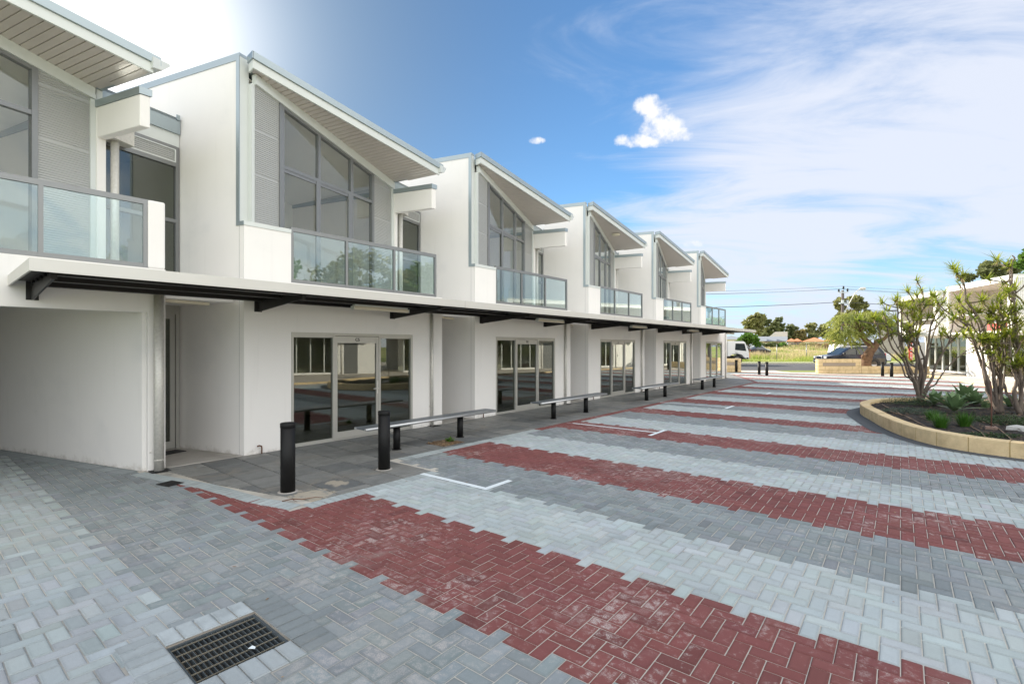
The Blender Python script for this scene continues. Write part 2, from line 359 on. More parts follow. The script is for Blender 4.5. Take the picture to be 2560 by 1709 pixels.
def brick_mesh(name, C, U, Vv, hu, hv, colr, redf, z, bev=.006, gap=.0022, plain=None):
    "C centres (n,2); U,V unit axes (n,2); half sizes; chamfered tops (or plain quads where plain is True)"
    n = len(C); zz = np.full(n, z) + RNG.normal(0, .0006, n)
    def ring(a, dzv):
        out = []
        for su, sv in ((-1, -1), (1, -1), (1, 1), (-1, 1)):
            p = C + U * (su * (hu - a))[:, None] + Vv * (sv * (hv - a))[:, None]
            out.append(np.column_stack([p, zz + dzv]))
        return np.stack(out, 1)
    lo = ring(gap, -.006); hi = ring(gap + bev, 0.)
    inn_ = ring(gap + bev + .014, 0.)
    V3 = np.concatenate([lo, hi, inn_], 1).reshape(-1, 3); base = (np.arange(n) * 12)[:, None, None]
    q = np.array([[8, 9, 10, 11], [4, 5, 9, 8], [5, 6, 10, 9], [6, 7, 11, 10], [7, 4, 8, 11], [0, 1, 5, 4], [1, 2, 6, 5], [2, 3, 7, 6], [3, 0, 4, 7]])
    F = (base + q[None]).reshape(-1, 4)
    o = bulk(name, V3, F, PAVM); me = o.data
    a = me.attributes.new('brick', 'FLOAT_COLOR', 'FACE'); cc = np.ones((n, 9, 4)); cc[:, :, :3] = colr[:, None, :]; a.data.foreach_set('color', cc.astype(np.float32).ravel())
    a = me.attributes.new('red', 'FLOAT', 'FACE'); a.data.foreach_set('value', np.repeat(redf, 9).astype(np.float32))
    a = me.attributes.new('core', 'FLOAT', 'POINT'); a.data.foreach_set('value', np.tile(np.array([0.] * 8 + [1.] * 4), n).astype(np.float32))
    return tag(o, kind='structure')
def band(y):
    "colour band of a brick centre by its distance along the row: 0 light, 1 dark, 2 red, 3 mid"
    b = np.zeros(y.shape, int); T = [(-9, 1.2, 3), (1.2, 2.36, 1), (2.36, 3.66, 2), (3.66, 4.82, 0), (4.82, 5.95, 1), (5.95, 7.14, 2), (7.14, 8.3, 0), (8.3, 9.42, 1), (9.42, 10.5, 2), (10.5, 11.7, 0), (11.7, 12.95, 1), (12.95, 13.95, 2), (13.95, 15.1, 0), (15.1, 16.2, 1), (16.2, 17.4, 2)]
    for a, c, k in T: b[(y >= a) & (y < c)] = k
    ph = (y - 17.4) % 3.5; far = y >= 17.4
    b[far & (ph < 1.2)] = 0; b[far & (ph >= 1.2) & (ph < 2.4)] = 1; b[far & (ph >= 2.4)] = 2
    return b
w = .1026; ii, jj = np.meshgrid(np.arange(-170, 84), np.arange(-26, 372), indexing='ij'); ii = ii.ravel(); jj = jj.ravel(); sm_ = (ii + jj) % 4
hC = np.column_stack([(ii + 1.) * w, (jj + .5) * w]); vC = np.column_stack([(ii + .5) * w, (jj + 1.) * w])
isH = sm_ == 0; isV = sm_ == 2
L = np.concatenate([hC[isH], vC[isV]]); hor = np.concatenate([np.ones(isH.sum(), bool), np.zeros(isV.sum(), bool)])
Cw = L[:, :1] * e2[None] + L[:, 1:] * e1[None]
slab_x = offset_poly(SLAB, .12); plant_x = offset_poly(PLANT, .14)
keep = ~inside(Cw[:, 0], Cw[:, 1], slab_x) & ~inside(Cw[:, 0], Cw[:, 1], plant_x) & (Cw[:, 1] < 38)
gx, gy = Cw[:, 0] - GC.x, Cw[:, 1] - GC.y
keep &= ~((abs(gx) < GH + .15) & (abs(gy) < GH + .15))
keep &= (Cw[:, 0] > -9.2) | (Cw[:, 1] < 2.6) | (Cw[:, 1] > 34.8); keep &= (Cw[:, 0] < 4.6) & ~inside(Cw[:, 0], Cw[:, 1], [(.35, 40.6), (.62, 39.5), (1.0, 37.9), (1.77, 34.4), (2.45, 30.8), (3.04, 27.1), (3.9, 22.0), (5.1, 15.5), (9, 15), (9, 41)])
keep &= ~((Cw[:, 0] < -12.5) & (Cw[:, 1] > 34))
L, hor, Cw = L[keep], hor[keep], Cw[keep]; n = len(L)
bd = band(L[:, 1])
P3 = np.stack([LIGHT, DARK, RED, MID])[bd]
nearleft = (Cw[:, 0] < -5.0 - (Cw[:, 1]) * .55) & (bd == 3); P3[nearleft] = LIGHT * .86
var = 1 + RNG.normal(0, .05, n); dk = RNG.random(n)
var = np.where((bd == 1) | (bd == 3), 1 + RNG.normal(0, .075, n), var); var = np.where((bd == 2) & (dk < .08), var * .8, var)
P3 = P3 * var[:, None] * (1 + RNG.normal(0, .015, (n, 3)))
Uax = np.where(hor[:, None], e2[None], e1[None]); Vax = np.where(hor[:, None], e1[None], e2[None])
brick_mesh('paving', Cw, Uax, Vax, np.full(n, w), np.full(n, w / 2), np.clip(P3, .01, 1), (bd == 2) * RNG.uniform(.25, 1.25, n) + (bd == 1) * RNG.uniform(.1, .9, n), 0.)
def soldiers(name, path, side, depth, colf, z, pitch=w):
    "a course of bricks laid across an edge line; side = +1 left of travel"
    C = []; U = []; V_ = []; HU = []; HV = []; CC = []; RR = []
    for a, b in zip(path[:-1], path[1:]):
        a, b = np.array(a), np.array(b); d = b - a; Ln = np.linalg.norm(d); d /= Ln; nn = np.array([-d[1], d[0]]) * side
        k = max(1, round(Ln / pitch)); p = Ln / k
        for i in range(k):
            c = a + d * (i + .5) * p + nn * depth / 2
            col, r = colf(c); C.append(c); U.append(nn); V_.append(d * side); HU.append(depth / 2); HV.append(p / 2); CC.append(col * (1 + random.gauss(0, .06))); RR.append(r)
    return brick_mesh(name, np.array(C), np.array(U), -np.array(V_), np.array(HU), np.array(HV), np.array(CC), np.array(RR), z)
soldiers('paving_border', [(-8.72, 2.10), (-7.23, 2.50), (-6.115, 2.66), (-5.52, 2.83), (-5.54, 4.80)], -1, .205, lambda c: (LIGHT * .92, .1), .003)
soldiers('paving_border', [(-6.60, 4.99), (-6.60, 27.4), (-9.7, 34.4)], -1, .21, lambda c: (RED, 1.) if c[1] > 8.7 else (LIGHT * .92, .1), .003)
soldiers('paving_border', [(-8.86, 2.03), (-13.0, .76)], 1, .2, lambda c: (MID * .8, .1), .003)
pc = [PIT[0], PIT[1], PIT[2], PIT[3], PIT[0]]
soldiers('paving_border', [(PIT[0][0] - .21, PIT[0][1]), (PIT[1][0] + .21, PIT[1][1])], -1, .21, lambda c: (MID * 1.0, 0), .003)
soldiers('paving_border', [PIT[1], PIT[2]], -1, .21, lambda c: (MID * .95, 0), .003)
soldiers('paving_border', [(PIT[3][0] - .21, PIT[3][1]), (PIT[2][0] + .21, PIT[2][1])], 1, .21, lambda c: (DARK * .85, 0), .004)
soldiers('paving_border', [PIT[0], PIT[3]], 1, .21, lambda c: (MID * 1.15, 0), .003)
# charcoal haunching round the planter
charm = mat('charcoal_haunch', (.075, .082, .09), .85, var=.25, scale=9, bump=.3, bscale=90)
b = MB(); outp = offset_poly(PLANT, .24); outp = [(x - .12 * max(0, min(1, (17.6 - y) / 2)) * (1 if x < .2 and y > 13 else 0), y) for x, y in outp]; inp = offset_poly(PLANT, -.05); n_ = len(PLANT)
b.add([(x, y, .005) for x, y in outp] + [(x, y, .005) for x, y in inp], [(i, (i + 1) % n_, n_ + (i + 1) % n_, n_ + i) for i in range(n_)])
tag(b.build('path', charm), kind='structure')
# slabs in front of the shops
SLABM = bpy.data.materials.new('stone_slabs'); SLABM.use_nodes = True; nt = SLABM.node_tree; b = nt.nodes['Principled BSDF']
tc = N(nt, 'ShaderNodeTexCoord'); v = tc.outputs['Object']; isl = X(nt, N(nt, 'ShaderNodeNewGeometry').outputs['Random Per Island'])
sv = N(nt, 'ShaderNodeSeparateXYZ'); nt.links.new(v, sv.inputs[0]); sx, sy = X(nt, sv.outputs[0]), X(nt, sv.outputs[1])
base = mixc(nt, isl, (.12, .128, .13), (.23, .23, .215))
k = 1 + (noise(nt, v, 5, 6, .65, .5) - .5) * 1.0 + (noise(nt, v, 90, 3) - .5) * .4
c = mixc(nt, 1.0, base, combine(nt, k, k, k), 'MULTIPLY')
c = mixc(nt, noise(nt, v, 1.4, 7, .68, .8).ss(.50, .70) * .65, c, (.235, .215, .18))
sandn = noise(nt, v, 6, 6, .65, .6)
sp = (1 - ((sx + 5.75) ** 2 * 9. + (sy - 3.05) ** 2 * 8.)).mx((1 - ((sx + 6.0) ** 2 * 22. + (sy - 3.55) ** 2 * 30.))) + (sandn - .5) * 3.2
c = mixc(nt, sp.ss(.35, .7) * .85, c, (.42, .37, .29))
nt.links.new(c, b.inputs['Base Color']); b.inputs['Roughness'].default_value = .6
bn = N(nt, 'ShaderNodeBump'); bn.inputs['Strength'].default_value = .3; bn.inputs['Distance'].default_value = .004; nt.links.new(noise(nt, v, 25, 6).k, bn.inputs['Height']); nt.links.new(bn.outputs[0], b.inputs['Normal'])
def clip(poly, a, b_, c):
    "keep the part with a x + b y < c"
    out = []
    for i in range(len(poly)):
        p, q = poly[i], poly[(i + 1) % len(poly)]; fp = a * p[0] + b_ * p[1] - c; fq = a * q[0] + b_ * q[1] - c
        if fp <= 0: out.append(p)
        if fp * fq < 0: t = fp / (fp - fq); out.append((p[0] + (q[0] - p[0]) * t, p[1] + (q[1] - p[1]) * t))
    return out
def halfplane(p, q):  # left of p->q is kept
    d = (q[0] - p[0], q[1] - p[1]); nx, ny = d[1], -d[0]; return nx, ny, nx * p[0] + ny * p[1]
b = MB(); row = 0; y = 4.80 - .5 * 6
while y < 34.4:
    x = -14.2 + (.275 if row % 2 else 0)
    while x < -5.4:
        p = [(x, y), (x + .55, y), (x + .55, y + .5), (x, y + .5)]
        for A, B in (((-7.23, 2.50), (-6.115, 2.66)), ((-8.72, 2.10), (-7.23, 2.50)), ((-6.115, 2.66), (-5.52, 2.83)), ((-6.60, 27.4), (-9.7, 34.4))): p = clip(p, *halfplane(A, B)) if len(p) > 2 else p
        if len(p) > 2: p = clip(p, 1, 0, -5.53 if y + .25 < 4.8 else -6.60)
        if len(p) > 2 and y + .5 < 30.3: p = clip(p, -1, 0, 8.72)
        if len(p) > 2:
            cx = sum(q[0] for q in p) / len(p); cy = sum(q[1] for q in p) / len(p); g = .010
            q = [(cx + (a - cx) * (1 - 2 * g / .5), cy + (c_ - cy) * (1 - 2 * g / .5)) for a, c_ in p]
            dz_ = .007 + random.gauss(0, .0012); b.prism(q, -.004, dz_)
        x += .55
    y += .5; row += 1
tag(b.build('footpath_slabs', SLABM), kind='structure')
# concrete path, road and verge across the end of the yard (they run square to the line of sight)
def strip(name, m, z0, z1, x0, x1, h, kind='structure', thick=0):
    P = [CR * a + CF * d for a, d in ((x0, z0), (x1, z0), (x1, z1), (x0, z1))]
    b = MB()
    if thick: b.prism([(p.x, p.y) for p in P], h - thick, h)
    else: b.add([(p.x, p.y, h) for p in P], [(0, 1, 2, 3)])
    return tag(b.build(name, m), kind=kind)
sunpath = mat('pale_concrete', (.50, .45, .38), .9, var=.1, scale=1.5, col2=(.42, .38, .32), c2scale=.8)
asph = mat('asphalt', (.055, .057, .062), .85, var=.15, scale=3, bump=.3, bscale=80)
strip('path', sunpath, 30.5, 38.0, 12, 70, -.012)
kp = [(.35, 40.6), (.62, 39.5), (1.0, 37.9), (1.77, 34.4), (2.45, 30.8), (3.04, 27.1), (3.9, 22.0), (5.1, 15.5), (6.6, 8.0), (8.0, 0.0)]
b = MB(); b.prism(kp + [(30, 0), (30, 40.6)], -.05, .06); tag(b.build('footpath', sunpath), kind='structure')
b = MB()
for a, c in zip(kp[:-1], kp[1:]):
    d = (Vector(c) - Vector(a)).normalized(); nn = Vector((d.y, -d.x)) * .13; b.prism([a, c, tuple(Vector(c) + nn), tuple(Vector(a) + nn)], -.05, .075)
tag(b.build('kerb', limest), kind='structure')
strip('road', asph, 38.0, 51.6, -90, 140, -.004)
kerbm = mat('kerb_concrete', (.46, .43, .38), .9, var=.1, scale=4)
strip('kerb', kerbm, 51.6, 51.85, -90, 140, .13, thick=.2)
strip('verge', mat('mown_grass', (.16, .21, .035), .95, var=.3, scale=3, bump=.4, bscale=30), 51.85, 56.5, -90, 140, .12, thick=.3)
strip('grass_strip', MATS['mown_grass'], 35.4, 37.6, 20.1, 27.6, .004)
strip('footpath', sunpath, 54.0, 54.7, -90, 140, .127)
strip('dirt_track', mat('dry_dirt', (.50, .40, .28), .95, var=.15), 79, 82.5, 30, 48, .46)
# painted bay corners
def paint(name, segs):
    b = MB()
    for (a, c, wd) in segs:
        A = np.array(a); C_ = np.array(c); A = A[0] * e2 + A[1] * e1; C_ = C_[0] * e2 + C_[1] * e1; d = C_ - A; d /= np.linalg.norm(d); q = np.array([-d[1], d[0]]) * wd / 2
        b.add([(*(A - q), .0035), (*(C_ - q), .0035), (*(C_ + q), .0035), (*(A + q), .0035)], [(0, 1, 2, 3)])
    return tag(b.build(name, whitep), kind='structure')
paint('road_marking', [((-5.50, 4.76), (-4.15, 4.76), .085)]); paint('road_marking', [((-4.19, 4.805), (-4.19, 5.27), .085)])
for y in (10.12, 15.72, 21.3):
    paint('road_marking', [((-6.3, y), (-4.09, y), .08)]); paint('road_marking', [((-4.05, y - .43), (-4.05, y + .43), .08)])
# ================================================================== THE SHOP ROW
TA, SA = R(15.5), R(107)
Tv = Vector((-math.sin(TA), math.cos(TA))); Sv = Vector((-math.sin(SA), math.cos(SA)))
def P2(s, t): return (Sv.x * s + Tv.x * t, Sv.y * s + Tv.y * t)
def sfront(t): return -.27945 * t          # s at which a point of line t lies on the street front (x = 0)
def soff(x, y): return 6.495 + .101 * (x - .1) - .1656 * (y - .13)
def head(x, y): return soff(x, y) - .172
def pr(b, s0, s1, t0, t1, z0, z1, mi=0):
    return b.prism([P2(s0, t0), P2(s1, t0), P2(s1, t1), P2(s0, t1)], z0, z1, mi)
def front_quad(b, t0, t1, s1, z0, z1, mi=0, xf=0.):
    "a block between two S lines whose street end is cut flush with the front"
    a = sfront(t0) - xf / .9563; c = sfront(t1) - xf / .9563
    return b.prism([P2(a, t0), P2(s1, t0), P2(s1, t1), P2(c, t1)], z0, z1, mi)
ZC = 2.98; DEPTH = 9.0
def make_unit(loc, ground='shop', block=False, light=False):
    U = empty('townhouse', loc)
    # --- walls
    b = MB()
    front_quad(b, 0, .13, DEPTH, 0, ZC)                                   # left party wall, lower
    pr(b, .105, DEPTH, 0, .15, ZC, 6.70)                                  # fin
    pr(b, -.0, .105, .004, .125, ZC, 3.86)
    pr(b, DEPTH - .15, DEPTH, .15, 4.2, 0, 3.2); pr(b, DEPTH - .15, DEPTH, .15, 4.2, 5.4, 5.9); pr(b, DEPTH - .15, DEPTH, .15, 1.2, 3.2, 5.4); pr(b, DEPTH - .15, DEPTH, 3.7, 4.2, 3.2, 5.4)  # rear wall round an unseen opening, added so sun brightens the upper room
    if ground == 'shop':
        b.box(-.09, .004, .0, .80, 0, 3.86); b.box(-.09, .004, 3.54, 4.42, 0, ZC); b.box(-.09, .004, .80, 3.54, 2.09, ZC)
        front_quad(b, 4.11, 4.23, DEPTH - .15, 0, 2.56, xf=-.09)
        pr(b, 6.2, 6.3, .13, 4.1, .02, 2.56)
    else:
        b.box(-.14, .004, .0, 4.2, 2.33, ZC); b.box(-.14, .004, 4.2, 4.42, 0, ZC)
        b.box(-.14, .004, -.0, .80, ZC, 3.86)
        front_quad(b, 4.0, 4.23, 5.2, 0, 2.56, xf=-.09); pr(b, 5.212, DEPTH - .15, 4.0, 4.23, 0, 2.56)
        pr(b, 5.2, 5.212, 4.03, 4.23, 0, 2.56)
    b.build('wall', render_, U)
    b = MB(); pr(b, .1045, .1085, -.0012, .001, .0, 3.86)
    b.build('panel_joint', alu, U)
    if ground != 'shop': b = MB(); pr(b, 3.42, 3.43, 3.9975, 4.002, .0, 2.33); b.build('panel_joint', alu2, U)
    b = MB(); b.prism([P2(.0, 3.95), P2(DEPTH, 3.95), P2(DEPTH, 4.03), P2(.0, 4.03)], 5.596, lambda x, y: soff(x, y) + .028); b.build('gutter_board', lightmetal, U)
    b = MB()                                                              # floor slab and its street edge
    poly = [(-.09, .13), (-.09, 5.40), P2(.14, 5.29), P2(.14, 4.24), P2(DEPTH - .15, 4.24), P2(DEPTH - .15, .13)]
    b.prism(poly, 2.56, 2.92); b.build('floor_slab', render_, U)
    b = MB(); pr(b, -.06 if True else 0, DEPTH - .15, 3.93, 4.05, ZC - .06, 5.49); front_quad(b, 3.93, 4.05, -.06, 5.03, 5.49)
    b.build('beam_wall', render_, U, bevel=.012)
    b = MB(); front_quad(b, 3.915, 4.065, .0, 5.492, 5.592, xf=.015); pr(b, 0, DEPTH, 3.915, 4.065, 5.494, 5.594); b.build('coping', alu if False else trim, U)
    # --- blue grey cappings
    b = MB(); pr(b, .09, DEPTH, -.012, .165, 6.702, 6.755); pr(b, .17, DEPTH, -.012, -.002, 6.64, 6.702); pr(b, .095, .172, -.012, -.002, 3.93, 6.702)
    front_quad(b, -.012, .0, .172, 3.862, 3.93, xf=.012)
    b.build('edge_trim', trim, U)
    b = MB(); pr(b, .092, .104, -.0, .165, 3.93, 6.70); b.box(-.11, .016, -.004, .80, 3.862, 3.932); b.build('end_capping', lightmetal, U)
    if block:
        b = MB(); b.box(-.11, .004, 4.2, 4.42, ZC, 3.98); b.build('end_block', render_, U, bevel=.025)
    # --- roof
    RT = [(.1, .12), (.1, 4.25), P2(sfront(3.98) * 0 + .0, 3.98), P2(DEPTH + .1, 3.98), P2(DEPTH + .1, .152), P2(.0, .152)]
    RT = [(.1, .14), (.1, 4.24), P2(DEPTH + .1, 3.98), P2(DEPTH + .1, .17), P2(.02, .17)]
    b = MB(); b.prism(RT, lambda x, y: soff(x, y) + .03, lambda x, y: soff(x, y) + .17); b.build('roof', trim, U)
    b = MB(); ts = np.arange(.3, 4.35, .098)
    for t in ts:                                                           # soffit pans with open joints, running square to the glass
        ss0 = sfront(t) - .095 / .9563; ss1 = .02 if t < 3.88 else (.02 - (t - 3.88) * 9)
        if ss1 - ss0 < .05: continue
        p = [P2(ss0 + .03, t), P2(ss1, t), P2(ss1, t + .086), P2(ss0 + .03, t + .086)]
        b.prism(p, lambda x, y: soff(x, y) + .004, lambda x, y: soff(x, y) + .028)
    p = [(.1, .14), (.1, 4.24), P2(-.05, 3.97), P2(.02, .17)]
    b.prism(p, lambda x, y: soff(x, y) + .018, lambda x, y: soff(x, y) + .029)
    b.build('soffit', soffm, U)
    b = MB(); b.prism([(.085, .125), (.118, .125), (.118, 4.24), (.085, 4.24)], lambda x, y: soff(x, y) - .015, lambda x, y: soff(x, y) + .125)
    b.prism([(-.06, .10), (.118, .10), (.118, .124), (-.06, .124)], lambda x, y: soff(x, y) - .015, lambda x, y: soff(x, y) + .125)
    b.build('fascia', fasciam if False else lightmetal, U)
    b = MB(); b.prism([(.085, .085), (.15, .085), (.15, 4.33), (.085, 4.33)], lambda x, y: soff(x, y) + .127, lambda x, y: soff(x, y) + .245)
    b.prism([(-.06, .075), (.15, .075), (.15, .098), (-.06, .098)], lambda x, y: soff(x, y) + .127, lambda x, y: soff(x, y) + .245)
    b.build('barge_capping', trim, U)
    b = MB()
    zg = soff(*P2(-1.1, 4.03))
    prof = [(3.99, zg + .21), (4.22, zg + .21), (4.22, zg + .17), (4.12, zg + .07), (3.99, zg + .05)]
    vs = []; 
    for s_ in (-1.30, DEPTH):
        for t_, z_ in prof: vs.append((*P2(s_, t_), z_ - (s_ + 1.1) * .0))
    b.add(vs, [(4, 3, 2, 1, 0), (5, 6, 7, 8, 9)] + [(i, (i + 1) % 5, 5 + (i + 1) % 5, 5 + i) for i in range(5)]); b.build('gutter', lightmetal, U)
    b = MB(); b.prism([P2(-.035, .2), P2(.06, .2), P2(.06, 3.92), P2(-.035, 3.92)], head, lambda x, y: soff(x, y) + .003)   # head band over the glazing
    b.prism([P2(-.05, .2), P2(-.036, .2), P2(-.036, 3.92), P2(-.05, 3.92)], head, lambda x, y: soff(x, y) - .10); b.build('head_band', lightmetal, U)
    b = MB(); pr(b, .0, .10, .15, .207, ZC, 6.3); b.build('return_panel', lightmetal, U)
    if light:
        q = P2(-.42, 2.35); zc = soff(*q); b = MB(); b.lathe([(.0, -.05), (.10, -.048), (.15, -.03), (.155, 0.01)], (q[0], q[1], zc), 24); b.build('soffit_light', cream, U)
    # --- upper glazing wall (in the skewed plane)
    posts = [(.69, .79), (3.175, 3.24)]; mull = [(1.60, 1.66), (2.505, 2.575)]
    b = MB()
    for a, c in posts: b.prism([P2(-.03, a), P2(.07, a), P2(.07, c), P2(-.03, c)], ZC, head)
    for a, c in mull: b.prism([P2(-.02, a), P2(.06, a), P2(.06, c), P2(-.02, c)], ZC, head)
    for (a, c) in ((.79, 1.60), (1.66, 2.505), (2.575, 3.175)):
        pr(b, -.02, .06, a, c, 5.06, 5.125); pr(b, -.02, .06, a, c, ZC - .06, ZC + .06)
        b.prism([P2(-.02, a), P2(.06, a), P2(.06, c), P2(-.02, c)], lambda x, y: head(x, y) - .05, lambda x, y: head(x, y) - .001)
    pr(b, -.024, .0, 1.55, 1.60, ZC + .06, 5.06); pr(b, -.024, .02, 2.43, 2.505, ZC + .06, 5.06); pr(b, -.01, .02, .79, 2.43, 5.0, 5.06)
    b.build('window_frame', alu, U)
    b = MB()
    for (a, c) in ((.79, 1.60), (1.66, 2.505), (2.575, 3.175)):
        w_ = MB(); pr(w_, .012, .018, a, c, ZC + .06, 5.06); w_.build('window_pane', G_up, U)
        w_ = MB(); w_.prism([P2(.012, a), P2(.018, a), P2(.018, c), P2(.012, c)], 5.125, lambda x, y: head(x, y) - .05); w_.build('window_pane', G_up, U)
    for (a, c, rv) in ((.207, .69, 0), (3.24, 3.86, 1)):
        b = MB(); z = ZC
        zt = min(head(*P2(0, a)), head(*P2(0, c)))
        while z < head(*P2(0, a)) - .01:
            cc = c
            if z + .03 > zt: cc = a + (c - a) * max(0, (head(*P2(0, a)) - z - .02) / (head(*P2(0, a)) - head(*P2(0, c))))
            cc = min(c, cc)
            if cc - a > .02:
                seam = any(abs(z - q) < .018 for q in (4.76, 5.53))
                if not seam:
                    p0, p1, p2, p3 = P2(-.002, a), P2(-.002, cc), P2(-.010, cc), P2(-.010, a)
                    b.add([(*p0, z + .034), (*p1, z + .034), (*p2, z + .004), (*p3, z + .004), (*p0, z), (*p1, z)], [(3, 2, 1, 0), (0, 1, 5, 4), (4, 5, 2, 3)])
            z += .0345
        b.prism([P2(.0, a), P2(.02, a), P2(.02, c), P2(.0, c)], ZC, head)
        if rv:
            for k in range(14):
                q = P2(-.026, 3.68); zr = 3.1 + k * .19
                if zr < head(*P2(0, 3.7)) - .05: b.lathe([(0, -.0), (.008, 0.0), (.008, .004)], (q[0], q[1], zr), 6)
        b.build('louvre_panel', louv, U)
    b = MB(); pr(b, -.03, .07, 3.86, 3.93, ZC, 5.6); b.build('corner_post', lightmetal, U)
    # --- interior of the upper room
    b = MB(); b.prism([P2(.12, .16), P2(8.8, .16), P2(8.8, 3.92), P2(.12, 3.92)], lambda x, y: soff(x, y) - .06, lambda x, y: soff(x, y) - .04)
    pr(b, 4.6, 4.7, .15, 2.0, 2.92, 6.3); pr(b, 3.2, 3.3, 2.0, 3.93, 2.92, 5.6)
    for k in range(5): pr(b, .9 + k * 1.2, .906 + k * 1.2, .1505, .153, 2.98, 5.6)
    b.build('upper_room', interior, U)
    # --- recess between this unit and the next: glazing one and a half metres back
    b = MB(); s0, s1 = .13, .20; ta, tb = 4.06, 5.275
    for a, c in ((ta, ta + .05), (tb - .06, tb)): pr(b, s0, s1, a, c, 2.92, 5.39)
    for z0, z1 in ((2.92, 2.98), (4.03, 4.09), (5.03, 5.10), (5.33, 5.39)): pr(b, s0 - .01, s1, ta + .05, tb - .06, z0, z1)
    b.build('stair_window_frame', alu, U)
    b = MB(); pr(b, s0 + .03, s0 + .036, ta + .05, tb - .06, 2.98, 4.03); pr(b, s0 + .03, s0 + .036, ta + .05, tb - .06, 4.09, 5.03); b.build('stair_window_pane', G_dn, U)
    b = MB()
    for k in range(6): pr(b, s0 + .005 + .0, s0 + .03, ta + .33, tb - .09, 5.12 + k * .033, 5.145 + k * .033)
    pr(b, s0 + .03, s0 + .05, ta + .05, tb - .06, 5.10, 5.33); b.build('stair_louvre', louv, U)
    b = MB(); pr(b, s0 - .012, s0 + .01, ta + .28, tb - .065, 5.101, 5.118); pr(b, s0 - .012, s0 + .01, ta + .28, tb - .065, 5.318, 5.335)
    pr(b, s0 - .012, s0 + .01, tb - .085, tb - .062, 5.118, 5.318); b.build('louvre_surround', lightmetal, U)
    b = MB(); pr(b, .14, .5, 4.052, 5.28, 5.392, 5.85); b.build('stair_parapet', lightmetal, U)
    b = MB(); pr(b, .10, .138, 4.07, 5.275, 5.62, 5.90); pr(b, .10, .6, 4.07, 5.275, 5.852, 5.90); pr(b, .08, .10, 5.20, 5.26, 5.86, 5.95); b.build('parapet_flashing', trim, U)
    b = MB(); pr(b, 1.8, 1.9, 4.06, 5.28, 2.92, 5.4); pr(b, .2, 1.8, 4.06, 5.28, 5.36, 5.39); pr(b, .25, 1.8, 5.28, 5.285, 2.92, 5.36); b.build('stair_room', interior, U)
    b = MB(); q = P2(-.05, 4.06 + .11); q2 = P2(-.12, 4.22)
    b.cyl(q[0], q[1], ZC - .42, 5.06, .056, 18); b.build('upper_downpipe', galv, U)
    b = MB(); b.prism([P2(-.20, 4.075), P2(.09, 4.075), P2(.09, 4.42), P2(-.1, 4.42)], lambda x, y: 5.06, 5.36); b.build('rainwater_head', galv, U)
    # --- balcony
    b = MB(); b.box(-.055, -.005, .80, 4.25, 3.905, 3.978); b.box(-.05, -.01, .80, 4.25, 2.985, 3.045)
    for a in (.80, 1.90, 3.04, 4.20 if not block else 4.15): b.box(-.055, -.003, a, a + .05, 2.985, 3.905)
    b.build('balustrade', alu, U)
    for a, c in ((.85, 1.90), (1.95, 3.04), (3.09, 4.20)):
        w_ = MB(); w_.box(-.034, -.026, a, c, 3.045, 3.905); w_.build('balustrade_glass', G_bal, U)
    # --- entry recess
    b = MB(); pr(b, .12, .20, 4.24, 4.30, .02, 2.56); pr(b, .12, .20, 5.21, 5.275, .02, 2.56); pr(b, .12, .20, 4.30, 5.21, 2.40, 2.56)
    pr(b, .13, .18, 4.30, 4.38, .03, 2.40); pr(b, .13, .18, 5.12, 5.20, .03, 2.40); pr(b, .13, .18, 4.38, 5.12, .03, .16); pr(b, .13, .18, 4.38, 5.12, 2.32, 2.40); b.build('entry_door_frame', alu2, U)
    b = MB(); pr(b, .15, .156, 4.38, 5.12, .16, 2.32); b.build('entry_door_glass', G_dn, U)
    b = MB(); b.prism([P2(.2, 4.24), P2(.2, 5.28), P2(1.6, 5.28), P2(1.6, 4.24)], .0, .02); pr(b, 1.6, 1.7, 4.24, 5.28, 0, 2.56); b.build('entry_hall', interior, U)
    b = MB(); b.prism([(.0, 4.43), (.0, 5.51), P2(.19, 5.285), P2(.19, 4.235)], .0, .018); b.build('entry_paving', conc, U)
    b = MB(); pr(b, -.30, -.02, 4.5, 5.12, .019, .03); b.build('door_mat', matm, U)
    b = MB(); pr(b, -1.05, -.95, 4.28, 5.0, 2.51, 2.555); b.build('entry_light', cream, U)
    # --- ground floor
    if ground == 'shop':
        b = MB()
        b.box(-.075, .012, .80, 3.54, 2.04, 2.088); b.box(-.075, .012, .80, 3.54, .012, .035)
        for a, c in ((.80, .845), (1.615, 1.66), (2.655, 2.70), (3.49, 3.54)): b.box(-.075, .012, a, c, .035, 2.04)
        for a, c in ((.845, 1.615), (2.70, 3.49)): b.box(-.06, .0, a, c, .035, .07); b.box(-.06, .0, a, c, 2.0, 2.04)
        b.build('shopfront_frame', alu2, U)
        for a, c in ((.845, 1.615), (2.70, 3.49)): w_ = MB(); w_.box(-.036, -.030, a, c, .07, 2.0); w_.build('shopfront_glass', G_dn, U)
        b = MB(); b.box(-.05, .0, 1.66, 1.715, .04, 2.03); b.box(-.05, .0, 2.60, 2.655, .04, 2.03); b.box(-.05, .0, 1.715, 2.60, .04, .17); b.box(-.05, .0, 1.715, 2.60, 1.90, 2.03)
        D = b.build('shop_door', alu2, U)
        w_ = MB(); w_.box(-.03, -.024, 1.715, 2.60, .17, 1.90); w_.build('door_glass', G_dn, D)
        w_ = MB(); w_.box(.0, .012, 2.612, 2.64, .86, 1.12); w_.tube([(.012, 2.626, .965), (.045, 2.626, .965), (.05, 2.56, .965), (.05, 2.50, .962)], .009, 8); w_.build('door_handle', galv, D)
        b = MB(); pr(b, .1, 6.2, .13, 4.1, .0, .02); b.build('shop_floor', intfloor, U)
    else:
        b = MB(); pr(b, DEPTH - .2, DEPTH - .151, .13, 4.0, .0, 2.33); b.build('carport_end_wall', render_, U)
